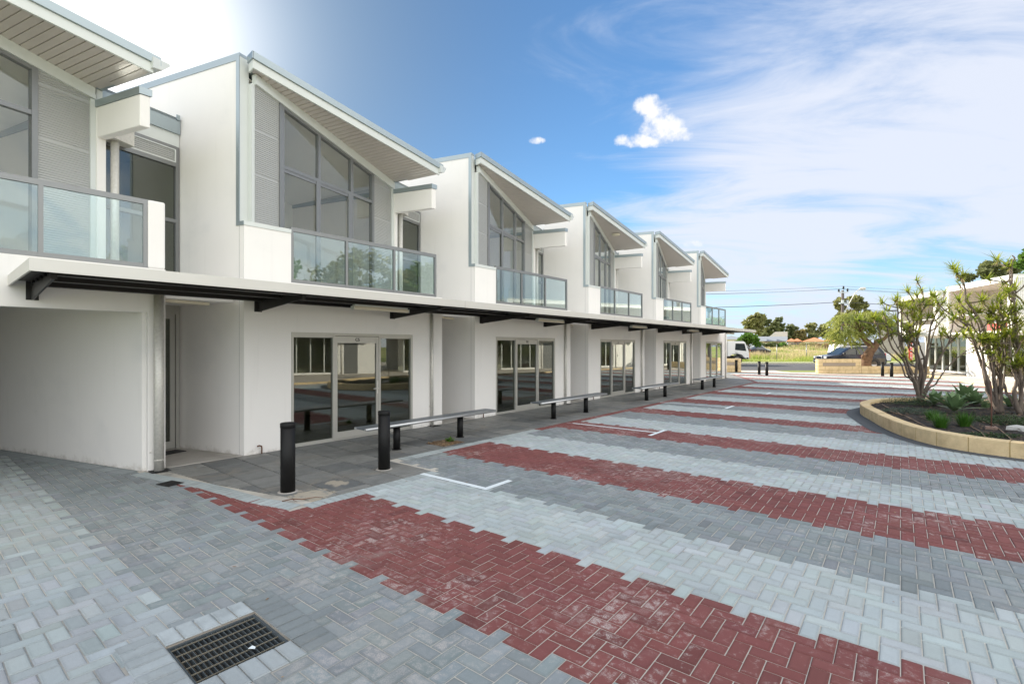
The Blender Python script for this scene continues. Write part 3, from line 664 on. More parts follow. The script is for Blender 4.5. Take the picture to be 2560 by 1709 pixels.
    b = MB(); b.tube([(.05, .27, -.01), (.05, .27, .10), (.052, .262, .135), (.06, .225, .15), (.07, .19, .145)], .012, 8); b.build('pipe_stub', copper, U)
    b = MB()
    if block: b.cyl(.075, 4.32, 0.0, 2.58, .064, 22); b.tube([(.075, 4.32, .16), (.075, 4.32, .175)], .067, 22); b.box(.0, .02, 4.22, 4.24, .27, .29)
    else: b.cyl(.05, 4.07, 0.0, 2.58, .034, 14); b.box(.0, .05, 4.02, 4.12, .45, .47)
    b.build('downpipe', galv, U)
    b = MB(); yc = 4.30 if block else 4.07; b.box(.0, .21, yc - .10, yc + .14, .009, .012)
    for k in range(7): b.box(.01, .20, yc - .09 + k * .033, yc - .08 + k * .033, .012, .014)
    b.build('drain_cover', darkv, U)
    return U
Y0, PITCH = 3.455, 5.53
grp = 'two storey shop units of the white row'
u6 = make_unit((-8.7, Y0 - PITCH, 0), ground='carport', block=True)
tag(u6, 'nearest white unit of the row, with open carport below and glass balcony above', 'townhouse', grp)
u5 = make_unit((-8.7, Y0, 0))
tag(u5, 'white unit whose shop door reads C5, behind the two nearest black bollards', 'townhouse', grp)
def number(U, s):
    D = [o for o in U.children if o.name.startswith('shop_door')][0]
    textobj('door_number', s, .085, darkv, D, Matrix.Translation((.0022, 2.155, 1.965)) @ Matrix.Rotation(R(90), 4, 'Z') @ Matrix.Rotation(R(90), 4, 'X'))
labs = ['white unit whose shop door reads C4, second shop from the near end', 'white unit with a round light under its eave, middle of the shop row', 'white unit between the one with the round eave light and the farthest one', 'farthest white unit, at the street end of the row']
units = [u5]
for k in range(4):
    u = copy_tree(u5); u.location = (-8.7, Y0 + PITCH * (k + 1), 0); u['label'] = labs[k]; units.append(u)
for U, s in zip(units, ('C5', 'C4', 'C3', 'C2', 'C1')): number(U, s)
q = P2(-.42, 2.35); zc = soff(*q); b = MB(); b.lathe([(0, -.05), (.10, -.048), (.15, -.03), (.155, .01)], (q[0], q[1], zc), 24); b.build('soffit_light', cream, units[2])
# end wall closing the far unit
U = units[4]
for o in list(U.children):
    if any(o.name.startswith(p) for p in ('stair_', 'entry_', 'door_mat', 'louvre_surround', 'parapet_flashing', 'upper_downpipe', 'rainwater_head')):
        bpy.data.objects.remove(o, do_unlink=True)
# ------------------------------------------------------------------ street canopy
cy0, cy1 = .69, 28.6; fx = -6.8
K = empty('street_canopy', (-8.7, cy0, 0)); tag(K, 'long flat metal canopy with black steel brackets running above the shop doors', 'canopy')
ln = cy1 - cy0; b = MB(); d = 1.9
b.box(.0, d - .02, .01, ln - .01, 2.655, 2.675); b.build('roof_sheet', steel, K)
b = MB(); b.box(d - .03, d, 0, ln, 2.585, 2.715)
b.box(.0, d - .031, 0.0, .02, 2.585, 2.712); b.box(0, d - .031, ln - .02, ln, 2.585, 2.712); b.box(.0, d - .04, .02, ln - .02, 2.677, 2.70); b.build('fascia', fasciam, K)
b = MB()
for k in range(1, 5): b.box(d - .031, d + .0012, 9.7 * k / 1.6, 9.7 * k / 1.6 + .004, 2.584, 2.716)
b.build('fascia_joint', alu, K)
for x_, zt in ((.08, 2.590), (.80, 2.592), (1.45, 2.594)):
    b = MB(); b.box(x_, x_ + .06, .2, ln - .2, zt, 2.654); b.box(x_ + .06, x_ + .12, .2, ln - .2, zt, zt + .012); b.build('purlin', steel, K)
b0 = None
for k in range(11):
    y = .91 + k * 2.77 - cy0
    if y > ln - .1: break
    if b0 is None:
        b = MB(); t = .012
        vs = [(.02, -t, 2.42), (1.57, -t, 2.548), (1.57, -t, 2.60), (1.57, -t, 2.652), (.02, -t, 2.652)]
        vs += [(a, t, c) for a, _, c in vs]
        b.add(vs, [(0, 1, 2, 3, 4), (9, 8, 7, 6, 5)] + [(i, 5 + i, 5 + (i + 1) % 5, (i + 1) % 5) for i in range(5)])
        b.box(.004, .02, -.06, .06, 2.42, 2.654); b.box(.02, 1.56, -.04, .04, 2.645, 2.653); b.box(1.57, 1.585, -.03, .03, 2.555, 2.65)
        for q in (.35, .65, .95, 1.25): b.lathe([(0, .03), (.014, .03), (.014, 0)], (q, -.028, 2.61), 8)
        b0 = b.build('bracket', steel, K, loc=(0, y, 0))
    else:
        c = b0.copy(); COL.objects.link(c); c.parent = K; c.location = (0, y, 0)
for k in range(5):
    L_ = empty('batten_light', (-7.87, 4.98 + PITCH * k, 2.50)); b = MB(); b.box(-.05, .05, 0, 1.22, .0, .06); b.build('diffuser', cream, L_, bevel=.012)
    b = MB(); b.box(-.04, .04, .02, 1.20, .06, .1); b.box(-.052, .052, -.012, 0, -.002, .062); b.box(-.052, .052, 1.22, 1.232, -.002, .062); b.build('housing', lightmetal, L_)
    tag(L_, ['cream batten light under the canopy above the C5 door', 'cream batten light under the canopy above the C4 door', 'cream batten light, third from the near end of the canopy', 'cream batten light, second from the far end of the canopy', 'cream batten light nearest the far end of the canopy'][k], 'light fitting', 'batten lights under the canopy')
# ------------------------------------------------------------------ benches and bollards
BL = [(4.66, 7.70, 5.36, 6.91), (9.5, 12.75, 10.31, 11.82), (14.98, 18.3, 15.85, 17.4), (20.5, 23.9, 21.4, 22.95)]
BX = ['near silver bench between the second bollard and the C4 shop', 'silver bench in front of the C4 glazing, second nearest', 'silver bench in front of the third shop, second from the far end', 'farthest silver bench, in front of the last shops']
B0 = None
for k, (a, c, l1, l2) in enumerate(BL):
    if B0 is None:
        B0 = empty('bench', (-7.15, a, 0)); Ln = 3.2
        s = MB(); s.box(-.145, .145, 0.015, Ln - .015, .448, .474); s.build('seat_core', seatdark, B0)
        for q in range(3):
            s = MB(); x_ = -.145 + .0975 * q; s.box(x_ + .003, x_ + .092, .0, Ln, .474, .484); s.build('seat_plank', seatdark, B0)
        s = MB(); s.tube([(.15, 0, .46), (.15, Ln, .46)], .026, 12); s.tube([(-.15, 0, .46), (-.15, Ln, .46)], .022, 12); s.build('seat_edge', seatm, B0)
        for y in (.74, 2.30):
            s = MB(); s.cyl(0, y, 0, .44, .062, 20); s.lathe([(.062, .0), (.085, .002), (.085, .012), (.062, .016)], (0, y, .004), 20); s.box(-.1, .1, y - .05, y + .05, .438, .449); s.build('leg', blackpaint, B0)
        o = B0
    else:
        o = copy_tree(B0); o.location = (-7.15, a, 0)
    tag(o, BX[k], 'bench', 'silver benches along the shop fronts')
bp = [(-6.134, 2.96, .0), (-6.155, 4.42, 0), (-10.16, 37.3, 0), (-8.14, 35.05, 0), (-7.44, 33.92, 0), (-1.856, 38.4, 0), (-1.37, 37.3, 0)]
bl = ['nearest black bollard, at the corner of the dark slabs', 'black bollard in front of the near end of the first bench', 'far black bollard standing before the left stone wall', 'left one of the two far bollards in the yard entrance', 'right one of the two far bollards in the yard entrance', 'left bollard of the pair before the low stone wall by the tree', 'right bollard of the pair before the low stone wall by the tree']
B0 = None
for p, l in zip(bp, bl):
    if B0 is None:
        B0 = empty('bollard', p); s = MB(); s.cyl(0, 0, -.02, .83, .087, 32); s.build('post', blackpaint, B0); s = MB(); s.lathe([(.0, .872), (.086, .872), (.091, .866), (.091, .815), (.087, .812)], n=32); s.build('cap', blackpaint, B0)
        s = MB(); s.lathe([(.088, .012), (.12, .0095), (.122, .006)], n=24); s.build('footing', conc, B0); o = B0
    else: o = copy_tree(B0); o.location = p
    tag(o, l, 'bollard', 'black bollards')
# ------------------------------------------------------------------ drain in the foreground
G = empty('drain_grate', (GC.x, GC.y, 0)); tag(G, 'square galvanised steel drain grate set in the pavers in the foreground', 'drain')
pitw = mat('pit_wall', (.30, .27, .23), .95, var=.3, scale=10); pitd = mat('pit_floor', (.035, .045, .06), .5, var=.4, scale=6)
b = MB(); h = GH
for a in ((-h - .02, -h, -h, h), (h, h + .02, -h, h), (-h - .02, h + .02, -h - .02, -h), (-h - .02, h + .02, h, h + .02)): b.box(a[0], a[1], a[2], a[3], -.4, -.007)
b.build('pit_wall', pitw, G); b = MB(); b.box(-h - .02, h + .02, -h - .02, h + .02, -.42, -.4); b.build('pit_floor', pitd, G)
b = MB(); gi = h - .018
for k in range(18): x_ = -gi + k * 2 * gi / 17; b.box(-gi, gi, x_ - .002, x_ + .002, -.055, -.022)
b.build('bearing_bars', mat('dull_grate_steel', (.10, .12, .13), .5, .4, var=.3, scale=20), G)
b = MB()
for k in range(6): x_ = -gi + .03 + k * (2 * gi - .06) / 5; b.box(x_ - .003, x_ + .003, -gi, gi, -.024, -.018)
b.build('cross_rods', mat('rusty_galv', (.28, .25, .19), .5, .5, var=.3, scale=30), G)
b = MB()
for a in ((-h + .001, -h + .016, -h + .001, h - .001), (h - .016, h - .001, -h + .001, h - .001), (-h + .016, h - .016, -h + .001, -h + .016), (-h + .016, h - .016, h - .016, h - .001)): b.box(a[0], a[1], a[2], a[3], -.06, -.017)
b.build('grate_frame', MATS['dull_grate_steel'], G)
b = MB(); b.add([(x_, y_, z_) for x_, y_, z_ in ((0, 0, 0), (.035, .007, .010), (.04, .025, .002), (.014, .02, .016), (.025, .035, .006), (-.007, .025, .004))], [(0, 1, 3), (1, 2, 3), (3, 2, 4), (0, 3, 5), (5, 3, 4)])
tag(b.build('paper_scrap', whitep, loc=(GC.x + .13, GC.y + .06, -.01)), 'small crumpled white scrap lying on the foreground drain grate', 'litter')
b = MB(); b.box(-.13, .13, -.105, .105, .002, .006)
g2 = tag(empty('small_grate', (-7.70, 2.13, .002), R(16)), 'small dark mesh grate in the pavers beside the large downpipe', 'drain')
b.build('frame', darkv, g2); b = MB()
for k in range(12): b.box(-.125 + k * .022, -.117 + k * .022, -.1, .1, .006, .009)
for k in range(6): b.box(-.125, .125, -.095 + k * .036, -.09 + k * .036, .0062, .0095)
b.build('mesh', steel, g2)
# ================================================================== PLANTER
PT = empty('planter', (PLANT[0][0], PLANT[0][1], 0)); PO = Vector((PLANT[0][0], PLANT[0][1]))
tag(PT, 'raised garden bed of dark mulch edged by a low curved cream limestone block wall', 'planter')
inner = offset_poly(PLANT, -.24)
def resample(poly, step):
    out = []; n = len(poly)
    for i in range(n):
        a, c = Vector(poly[i]), Vector(poly[(i + 1) % n]); k = max(1, int((c - a).length / step))
        out += [tuple(a + (c - a) * j / k) for j in range(k)]
    return out
per = resample(PLANT, .05); lens = [0]
for i in range(len(per)): lens.append(lens[-1] + (Vector(per[(i + 1) % len(per)]) - Vector(per[i])).length)
tot = lens[-1]; nb = round(tot / .52)
def pt_at(s):
    s %= tot
    import bisect
    i = min(len(per) - 1, bisect.bisect_right(lens, s) - 1); a, c = Vector(per[i]), Vector(per[(i + 1) % len(per)]); L_ = lens[i + 1] - lens[i]
    p = a + (c - a) * ((s - lens[i]) / L_ if L_ else 0); d = (Vector(per[(i + 3) % len(per)]) - Vector(per[i - 2])).normalized(); return p, d
orient = 1 if sum(PLANT[i][0] * PLANT[(i + 1) % len(PLANT)][1] - PLANT[(i + 1) % len(PLANT)][0] * PLANT[i][1] for i in range(len(PLANT))) > 0 else -1
bb = MB(); mo = MB()
for k in range(nb):
    s0 = tot * k / nb + .009; s1 = tot * (k + 1) / nb - .009; cols = []
    for j in range(5):
        p, d = pt_at(s0 + (s1 - s0) * j / 4); nn = Vector((d.y, -d.x)) * orient; cols.append((p - PO, p - nn * .23 - PO))
    zt = .262 + random.gauss(0, .004); vs = []
    for o_, i_ in cols:
        ins = (o_ - i_).normalized() * .012
        vs += [(o_.x, o_.y, -.02), (o_.x, o_.y, zt - .012), ((o_ - ins).x, (o_ - ins).y, zt), ((i_ + ins).x, (i_ + ins).y, zt), (i_.x, i_.y, zt - .012), (i_.x, i_.y, -.02)]
    fs = [(0, 1, 2, 3, 4, 5), tuple(24 + q for q in (5, 4, 3, 2, 1, 0))]
    for j in range(4):
        for q in range(5): fs.append((j * 6 + q, (j + 1) * 6 + q, (j + 1) * 6 + q + 1, j * 6 + q + 1))
    bb.add(vs, fs)
ro = offset_poly(per, -.006); ri = offset_poly(per, -.224); n_ = len(per); vs = []
for pp, zq in ((ro, -.02), (ro, .25), (ri, .25), (ri, -.02)): vs += [(x_ - PO.x, y_ - PO.y, zq) for x_, y_ in pp]
mo.add(vs, [(q * n_ + i, q * n_ + (i + 1) % n_, (q + 1) * n_ + (i + 1) % n_, (q + 1) * n_ + i) for q in range(3) for i in range(n_)])
bb.build('block', limest, PT); mo.build('mortar_joint', mortar, PT)
# lumpy mulch
inn = offset_poly(PLANT, -.20); xs = np.arange(-1.3, 4.6, .07); ys = np.arange(11.2, 20.4, .07); GX, GY = np.meshgrid(xs, ys, indexing='ij')
ins_ = inside(GX.ravel(), GY.ravel(), inn).reshape(GX.shape); GZ = .17 + RNG.normal(0, .010, GX.shape) + .05 * np.sin(GX * 1.3 + 1) * np.cos(GY * .9) * .6
idx = np.arange(GX.size).reshape(GX.shape); cell = ins_[:-1, :-1] | ins_[1:, :-1] | ins_[1:, 1:] | ins_[:-1, 1:]
allin = inside((GX.ravel()), (GY.ravel()), offset_poly(PLANT, -.13)).reshape(GX.shape); cell &= allin[:-1, :-1] & allin[1:, :-1] & allin[1:, 1:] & allin[:-1, 1:]
F = np.stack([idx[:-1, :-1], idx[1:, :-1], idx[1:, 1:], idx[:-1, 1:]], -1)[cell]
V3 = np.column_stack([GX.ravel() - PO.x, GY.ravel() - PO.y, GZ.ravel()]); bulk('mulch', V3, F, soil, PT, smooth=True)
V, F = [], []                                                              # loose bark chips lying on it
for _ in range(2600):
    x_, y_ = random.uniform(-1.2, 3.5), random.uniform(11.3, 19.8)
    if not inside(np.array([x_]), np.array([y_]), offset_poly(PLANT, -.3))[0]: continue
    a = random.uniform(0, 6.28); l_, w_ = random.uniform(.015, .05), random.uniform(.006, .016); z_ = .19 + random.uniform(-.01, .03) + .05 * math.sin(x_ * 1.3 + 1) * math.cos(y_ * .9) * .6; t_ = random.uniform(-.012, .012)
    o = len(V)
    for sa_, sb in ((-1, -1), (1, -1), (1, 1), (-1, 1)): V.append((x_ + math.cos(a) * l_ * sa_ - math.sin(a) * w_ * sb - PO.x, y_ + math.sin(a) * l_ * sa_ + math.cos(a) * w_ * sb - PO.y, z_ + t_ * sa_ + random.uniform(0, .006)))
    F.append((o, o + 1, o + 2, o + 3))
oo = bulk('mulch_chips', np.array(V), np.array(F), mat('bark_chips', (.10, .065, .04), .9, var=.6, scale=20), None); oo.location = (PO.x, PO.y, 0); tag(oo, 'loose bark chips scattered over the planter soil', 'mulch', kind='stuff')
# drip irrigation line
def catmull(P, k=8):
    P = [Vector(p) for p in P]; P = [P[0] * 2 - P[1]] + P + [P[-1] * 2 - P[-2]]; out = []
    for i in range(1, len(P) - 2):
        for j in range(k):
            t = j / k; a, b_, c, d = P[i - 1], P[i], P[i + 1], P[i + 2]
            out.append(.5 * ((2 * b_) + (c - a) * t + (2 * a - 5 * b_ + 4 * c - d) * t * t + (3 * b_ - a - 3 * c + d) * t ** 3))
    return out + [P[-2]]
def onz(u, v, z):
    Z = 1230 * (1.83 - z) / (v - 866); q = at(u, v, Z); return Vector((q.x, q.y, z))
drip = mat('brown_drip_tube', (.30, .20, .13), .6, var=.1)
for pts, lb in (([(2205, 1010), (2222, 1019), (2240, 1027), (2255, 1037)], 'brown drip tube at the narrow left end of the bed'), ([(2222, 1024), (2230, 1029), (2262, 1038), (2295, 1055), (2324, 1070)], 'long brown drip tube curving along the front of the bed'), ([(2344, 1042), (2357, 1052), (2372, 1060)], 'short brown drip tube behind the first grass tuft'), ([(2418, 1058), (2432, 1068), (2450, 1078), (2464, 1092)], 'brown drip tube running from the second grass tuft to the wall'), ([(2456, 1046), (2490, 1066), (2515, 1086), (2528, 1098)], 'brown drip tube beside the rusty stake')):
    p = [onz(u, v, .205 + .01 * (i % 2)) for i, (u, v) in enumerate(pts)]; o0 = p[0].copy(); b = MB(); b.tube([q - o0 for q in catmull(p)], .008, 7)
    tag(b.build('drip_hose', drip, loc=tuple(o0)), lb, 'hose')
q = onz(2478, 1073, .19); G = tag(empty('garden_stake', tuple(q)), 'thin rusty metal stake on a small square footing in the bed', 'stake')
rust = mat('rusty_iron', (.13, .06, .04), .8, .2, var=.4, scale=30); b = MB(); b.tube([(0, 0, .04), (.005, 0, .4), (-.01, 0, .95)], .011, 8); b.build('rod', rust, G)
b = MB(); b.box(-.09, .09, -.06, .06, -.02, .06); b.build('footing', mat('rusty_concrete', (.22, .15, .12), .9, var=.3, scale=20), G, bevel=.008)
q = onz(2552, 1075, .19); b = MB(); b.add([(-.22, -.05, -.02), (.25, -.14, -.03), (.3, .12, -.02), (-.05, .15, -.03), (-.2, -.03, .07), (.22, -.1, .03), (.25, .1, .05), (-.04, .12, .09)], [(3, 2, 1, 0), (4, 5, 6, 7), (0, 1, 5, 4), (1, 2, 6, 5), (2, 3, 7, 6), (3, 0, 4, 7)])
tag(b.build('concrete_lump', mat('pale_rubble', (.42, .42, .40), .9, var=.2, scale=15, bump=.4), loc=tuple(q)), 'pale broken slab of concrete lying on the soil at the right', 'rubble')
# ------------------------------------------------------------------ leaf makers
def blade(V, F, base, d, L, w, droop, seg=4, up=Vector((0, 0, 1)), fold=.0, bulge=0):
    "a strap leaf starting at base along d, bending down"
    d = d.normalized(); side = d.cross(up)
    if side.length < .05: side = Vector((1, 0, 0))
    side.normalize(); p = base.copy(); o = len(V)
    for i in range(seg + 1):
        t = i / seg; ww = w * ((1 - t) ** .7 if not bulge else (math.sin(math.pi * (t * .82 + .12)) ** .8)) * (1 if i < seg else 0.05)
        nn = side.cross(d).normalized() * ww * fold
        V.append(tuple(p - side * ww + nn)); V.append(tuple(p + side * ww + nn))
        d = (d + Vector((0, 0, -droop / seg))).normalized(); p = p + d * (L / seg)
    for i in range(seg): F.append((o + 2 * i, o + 2 * i + 1, o + 2 * i + 3, o + 2 * i + 2))
def rdir(zlo=-1, zhi=1):
    z = random.uniform(zlo, zhi); a = random.uniform(0, 2 * math.pi); r = math.sqrt(max(0, 1 - z * z)); return Vector((r * math.cos(a), r * math.sin(a), z))
# ------------------------------------------------------------------ dragon trees in the bed
def limb(b, pts, r0, r1, n=8):
    c = catmull(pts, 5); k = len(c); jit = [Vector((random.gauss(0, .006), random.gauss(0, .006), 0)) for _ in c]
    b.tube([p + j for p, j in zip(c, jit)], [r0 + (r1 - r0) * (i / (k - 1)) ** .8 for i in range(k)], n)
def dragon(name, base, stems, label, seed, extra=4):
    "stems: (list of (lateral, height) photo offsets in metres, base radius); depth wanders freely"
    random.seed(seed); T = tag(empty(name, tuple(base)), label, 'tree', 'branching dragon trees in the planter'); b = MB(); V, F = [], []; Vd, Fd = [], []
    def rosette(p, d, s=1.0):
        nL = random.randint(26, 34)
        for k in range(nL):
            q = rdir(-.55, .9); q = (q + d * .18).normalized(); L_ = random.uniform(.23, .36) * s * (1.0 if q.z > -.1 else .8)
            blade(V, F, p + d * random.uniform(-.09, .05) * s, q, L_, .0165 * s, .18 if q.z > 0 else .1, 3)
        for k in range(random.choice([0, 3, 6, 9])): blade(Vd, Fd, p - d * .05, Vector((random.gauss(0, .35), random.gauss(0, .35), -1)), random.uniform(.12, .2), .009, 0, 2)
    more = []
    for pts, r0, tips in stems:                                             # thinner companions between the main stems
        for _ in range(1):
            sx = random.gauss(0, .16); k2 = random.uniform(.72, .98); n2 = len(pts)
            more.append(([(x_ + sx * (i / (n2 - 1)) ** 1.2, z_ * (k2 if i > 1 else 1)) for i, (x_, z_) in enumerate(pts)], r0 * random.uniform(.45, .7), []))
    for pts, r0, tips in stems + more:
        dep = random.uniform(-.28, .28); P = []
        for i, (x_, z_) in enumerate(pts): P.append(CR * x_ + CF * (dep * (i / (len(pts) - 1)) ** .7 * 1.6 + random.gauss(0, .015)) + Vector((0, 0, z_)))
        limb(b, P, r0 * .50, .0125)
        d = (P[-1] - P[-2]).normalized(); rosette(P[-1], d, random.uniform(.9, 1.15)) if not (seed == 37 and r0 == .085) else None
        tips = list(tips)
        for _ in range(extra if tips else 2):
            fr = random.uniform(.5, .93); kq = fr * (len(P) - 1); iq = min(len(P) - 2, int(kq)); Aq = P[iq].lerp(P[iq + 1], kq - iq); tips.append((Aq.dot(CR) + random.gauss(0, .20), Aq.z + random.uniform(.08, .34), fr))
        for ti, (x_, z_, fr) in enumerate(tips):                            # side shoots leaving at fraction fr
            k = fr * (len(P) - 1); i0 = min(len(P) - 2, int(k)); A = P[i0].lerp(P[i0 + 1], k - i0)
            E_ = CR * x_ + CF * (A.dot(CF) + random.uniform(-.35, .35)) + Vector((0, 0, z_)); mid = A.lerp(E_, .45) + Vector((0, 0, -.04 * (E_ - A).length)) + CR * (.16 * (E_ - A).dot(CR))
            limb(b, [A, mid, E_], r0 * (1 - fr) * .25 + .015, .013, 7); rosette(E_, (E_ - mid).normalized(), random.uniform(.8, 1.1))
    b.build('trunk', bark_grey, T); bulk('foliage', np.array(V), np.array(F), L_drac, T)
    if Vd: bulk('dead_leaves', np.array(Vd), np.array(Fd), L_dry, T)
    return T
def px2(u, v, u0, v0, Z): return ((u - u0) / 1230 * Z, (v0 - v) / 1230 * Z)
def stems_px(u0, v0, Z, S):
    out = []
    for pts, r, tips in S: out.append(([px2(u, v, u0, v0, Z) for u, v in pts], r, [(*px2(u, v, u0, v0, Z), fr) for u, v, fr in tips]))
    return out
SA_ = [([(2296, 1003), (2290, 975), (2276, 945), (2262, 935), (2252, 905), (2232, 885), (2216, 868), (2206, 840), (2202, 815), (2190, 785)], .10, [(2205, 832, .78), (2232, 888, .5)]),
 ([(2297, 1003), (2292, 970), (2289, 940), (2292, 905), (2288, 870), (2284, 830), (2288, 790), (2289, 765), (2282, 745), (2268, 728)], .10, [(2294, 760, .8), (2303, 780, .75), (2264, 772, .62), (2285, 752, .86)]),
 ([(2302, 1003), (2300, 960), (2306, 925), (2300, 880), (2302, 840), (2312, 800), (2312, 770), (2316, 735), (2312, 712), (2304, 700)], .09, [(2318, 752, .75), (2310, 790, .6), (2328, 762, .7)]),
 ([(2306, 1003), (2312, 970), (2324, 945), (2330, 915), (2340, 890), (2358, 858), (2378, 832), (2398, 812)], .10, [(2340, 838, .62), (2368, 822, .75), (2352, 880, .5), (2362, 800, .7)]),
 ([(2304, 1003), (2308, 960), (2316, 930), (2320, 890), (2326, 850), (2334, 810), (2346, 785), (2354, 768), (2350, 750), (2337, 737)], .085, [(2345, 758, .8), (2322, 790, .65), (2330, 775, .7)]),
 ([(2298, 1003), (2286, 960), (2270, 925), (2258, 890), (2246, 860), (2242, 830), (2238, 800), (2236, 770), (2228, 755)], .085, [(2222, 775, .85), (2246, 800, .7), (2250, 835, .5), (2222, 815, .6), (2262, 822, .5)]),
 ([(2302, 1003), (2305, 950), (2297, 915), (2280, 870), (2266, 835), (2258, 805), (2254, 785)], .08, [(2272, 800, .75), (2276, 845, .55), (2250, 850, .5)]),
 ([(2305, 1003), (2312, 950), (2322, 905), (2318, 870), (2310, 850), (2308, 825)], .075, [(2298, 850, .7), (2304, 905, .45), (2330, 842, .7), (2285, 892, .3)])]
base = onz(2300, 1003, .17); dragon('dragon_tree', base, stems_px(2300, 1003, (base - Vector((0, 0, 1.83))).dot(CF), SA_), 'left branching dragon tree with many thin grey stems in the bed', 11)
SB_ = [([(2505, 1036), (2478, 990), (2465, 955), (2452, 920), (2446, 890), (2432, 862), (2424, 850), (2418, 835)], .11, [(2440, 850, .75), (2414, 850, .7), (2452, 862, .6)]),
 ([(2495, 1030), (2482, 985), (2476, 940), (2470, 900), (2462, 870), (2452, 830), (2440, 800), (2432, 780), (2424, 765)], .10, [(2400, 778, .7), (2412, 795, .65), (2446, 772, .75), (2388, 750, .75)]),
 ([(2500, 1032), (2490, 985), (2484, 930), (2478, 880), (2466, 830), (2450, 795), (2432, 768), (2419, 748), (2417, 715), (2408, 695), (2396, 680), (2388, 668)], .10, [(2442, 752, .6), (2436, 770, .55), (2428, 742, .6)]),
 ([(2500, 1032), (2494, 990), (2490, 940), (2486, 890), (2484, 850), (2480, 800), (2478, 780)], .095, [(2462, 758, .85), (2482, 770, .85), (2496, 845, .6), (2470, 800, .7)]),
 ([(2504, 1032), (2500, 985), (2498, 930), (2496, 880), (2494, 835), (2490, 800), (2486, 780), (2480, 768)], .085, [(2505, 800, .7), (2493, 745, .85), (2502, 770, .75), (2470, 748, .8)]),
 ([(2498, 1032), (2496, 985), (2500, 930), (2504, 880), (2498, 860), (2492, 850)], .08, [(2492, 900, .5), (2508, 868, .7)])]
base = onz(2500, 1033, .17); dragon('dragon_tree', base, stems_px(2500, 1033, (base - Vector((0, 0, 1.83))).dot(CF), SB_), 'middle dragon tree with a leaning thick trunk, tallest shoot bending left', 23)
SC_ = [([(2548, 1036), (2532, 985), (2528, 950), (2520, 920), (2512, 880), (2506, 850), (2502, 830)], .10, [(2516, 812, .7), (2530, 842, .6)]),
 ([(2550, 1036), (2556, 985), (2552, 940), (2546, 900), (2548, 860), (2545, 820), (2546, 780), (2540, 740), (2537, 715), (2538, 690), (2536, 660), (2541, 645), (2537, 637)], .085, [(2556, 784, .6), (2540, 706, .76), (2542, 738, .68), (2560, 762, .62)]),
 ([(2552, 1036), (2566, 990), (2575, 940), (2570, 890), (2566, 850), (2572, 810), (2575, 780)], .09, [(2555, 820, .65), (2590, 800, .8), (2562, 860, .55)]),
 ([(2548, 1036), (2545, 970), (2540, 930), (2536, 905)], .07, [(2526, 890, .8), (2545, 905, .7)])]
base = onz(2551, 1037, .17); dragon('dragon_tree', base, stems_px(2551, 1037, (base - Vector((0, 0, 1.83))).dot(CF), SC_), 'right dragon tree partly cut off, with one bare leafless stem rising highest', 37)
# ------------------------------------------------------------------ agaves, tufts, ground cover
random.seed(5)
def agave(u, v, s, lb, n=26):
    q = onz(u, v, .19); T = q; V, F = [], []
    for k in range(n):
        a = k * 2.399 + random.gauss(0, .1); el = .25 + 1.1 * (1 - k / n) if False else .35 + 1.0 * (k / n); d = Vector((math.cos(a) * math.cos(el), math.sin(a) * math.cos(el), math.sin(el)))
        blade(V, F, Vector((0, 0, .03)), d, s * random.uniform(.8, 1.1) * (1.0 - .2 * k / n), .055 * s / .45, -.1 + random.uniform(0, .5), 5, fold=.35, bulge=1)
    o = bulk('agave', np.array(V), np.array(F), L_agave, smooth=True); o.location = tuple(q); tag(o, lb, 'plant', 'agaves in the planter')
agave(2337, 1012, .52, 'small pale green agave nearest the left dragon tree')
agave(2385, 1030, .62, 'pale agave with broad leaves in front of the darker clump')
agave(2412, 1008, .70, 'large dark green agave clump between the two trunks', 34)
agave(2438, 1014, .50, 'agave at the right side of the big clump')
agave(2524, 1020, .48, 'upright pale agave between the middle and right trunks', 18)
def tuft(u, v, h, n, lb, m=L_tuft, w=.006, kind='grass tuft'):
    q = onz(u, v, .18); V, F = [], []
    for k in range(n):
        a = random.uniform(0, 6.28); r = random.uniform(0, .1); d = Vector((math.cos(a) * random.uniform(.05, .6), math.sin(a) * random.uniform(.05, .6), 1))
        blade(V, F, Vector((math.cos(a) * r, math.sin(a) * r, 0)), d, h * random.uniform(.6, 1.1), w, random.uniform(.1, 1.0), 4)
    o = bulk('grass_tuft', np.array(V), np.array(F), m); o.location = tuple(q); tag(o, lb, kind, 'grass tufts in the planter')
tuft(2352, 1070, .34, 260, 'dark green grass tuft nearest the wall, left of two'); tuft(2330, 1052, .30, 160, 'grass tuft just behind the left front tuft')
tuft(2412, 1067, .36, 280, 'bright green fan of grass at the front, right of two'); tuft(2464, 1018, .26, 120, 'pale grass tuft beside the leaning trunk', L_agave)
def covermat(u, v, rx, ry, h, n, lb, m=L_cover, s=.03):
    q = onz(u, v, .18); V, F = [], []
    for k in range(n):
        a = random.uniform(0, 6.28); r = math.sqrt(random.random()); p = CR * (rx * r * math.cos(a)) + CF * (ry * r * math.sin(a)) + Vector((0, 0, random.random() ** 1.3 * h * (1.15 - r * .8)))
        if not inside(np.array([p.x + q.x]), np.array([p.y + q.y]), offset_poly(PLANT, -.16))[0]: continue
        d = rdir(-.2, 1); blade(V, F, p, d, s * random.uniform(.6, 1.5), s * .28, .2, 2, bulge=1)
    o = bulk('ground_cover', np.array(V), np.array(F), m); o.location = tuple(q); tag(o, lb, 'plant', 'low spreading shrubs in the planter')
covermat(2240, 1004, .75, 1.1, .22, 3600, 'low dark green shrub spreading at the narrow left end of the bed')
covermat(2524, 1058, .62, .6, .20, 3400, 'low dark shrub under the right dragon tree')
covermat(2280, 1030, .7, .5, .12, 2400, 'sparse grey green ground cover in front of the left trunk', leafmat('grey_cover', (.05, .075, .05), (.10, .14, .09), 3))
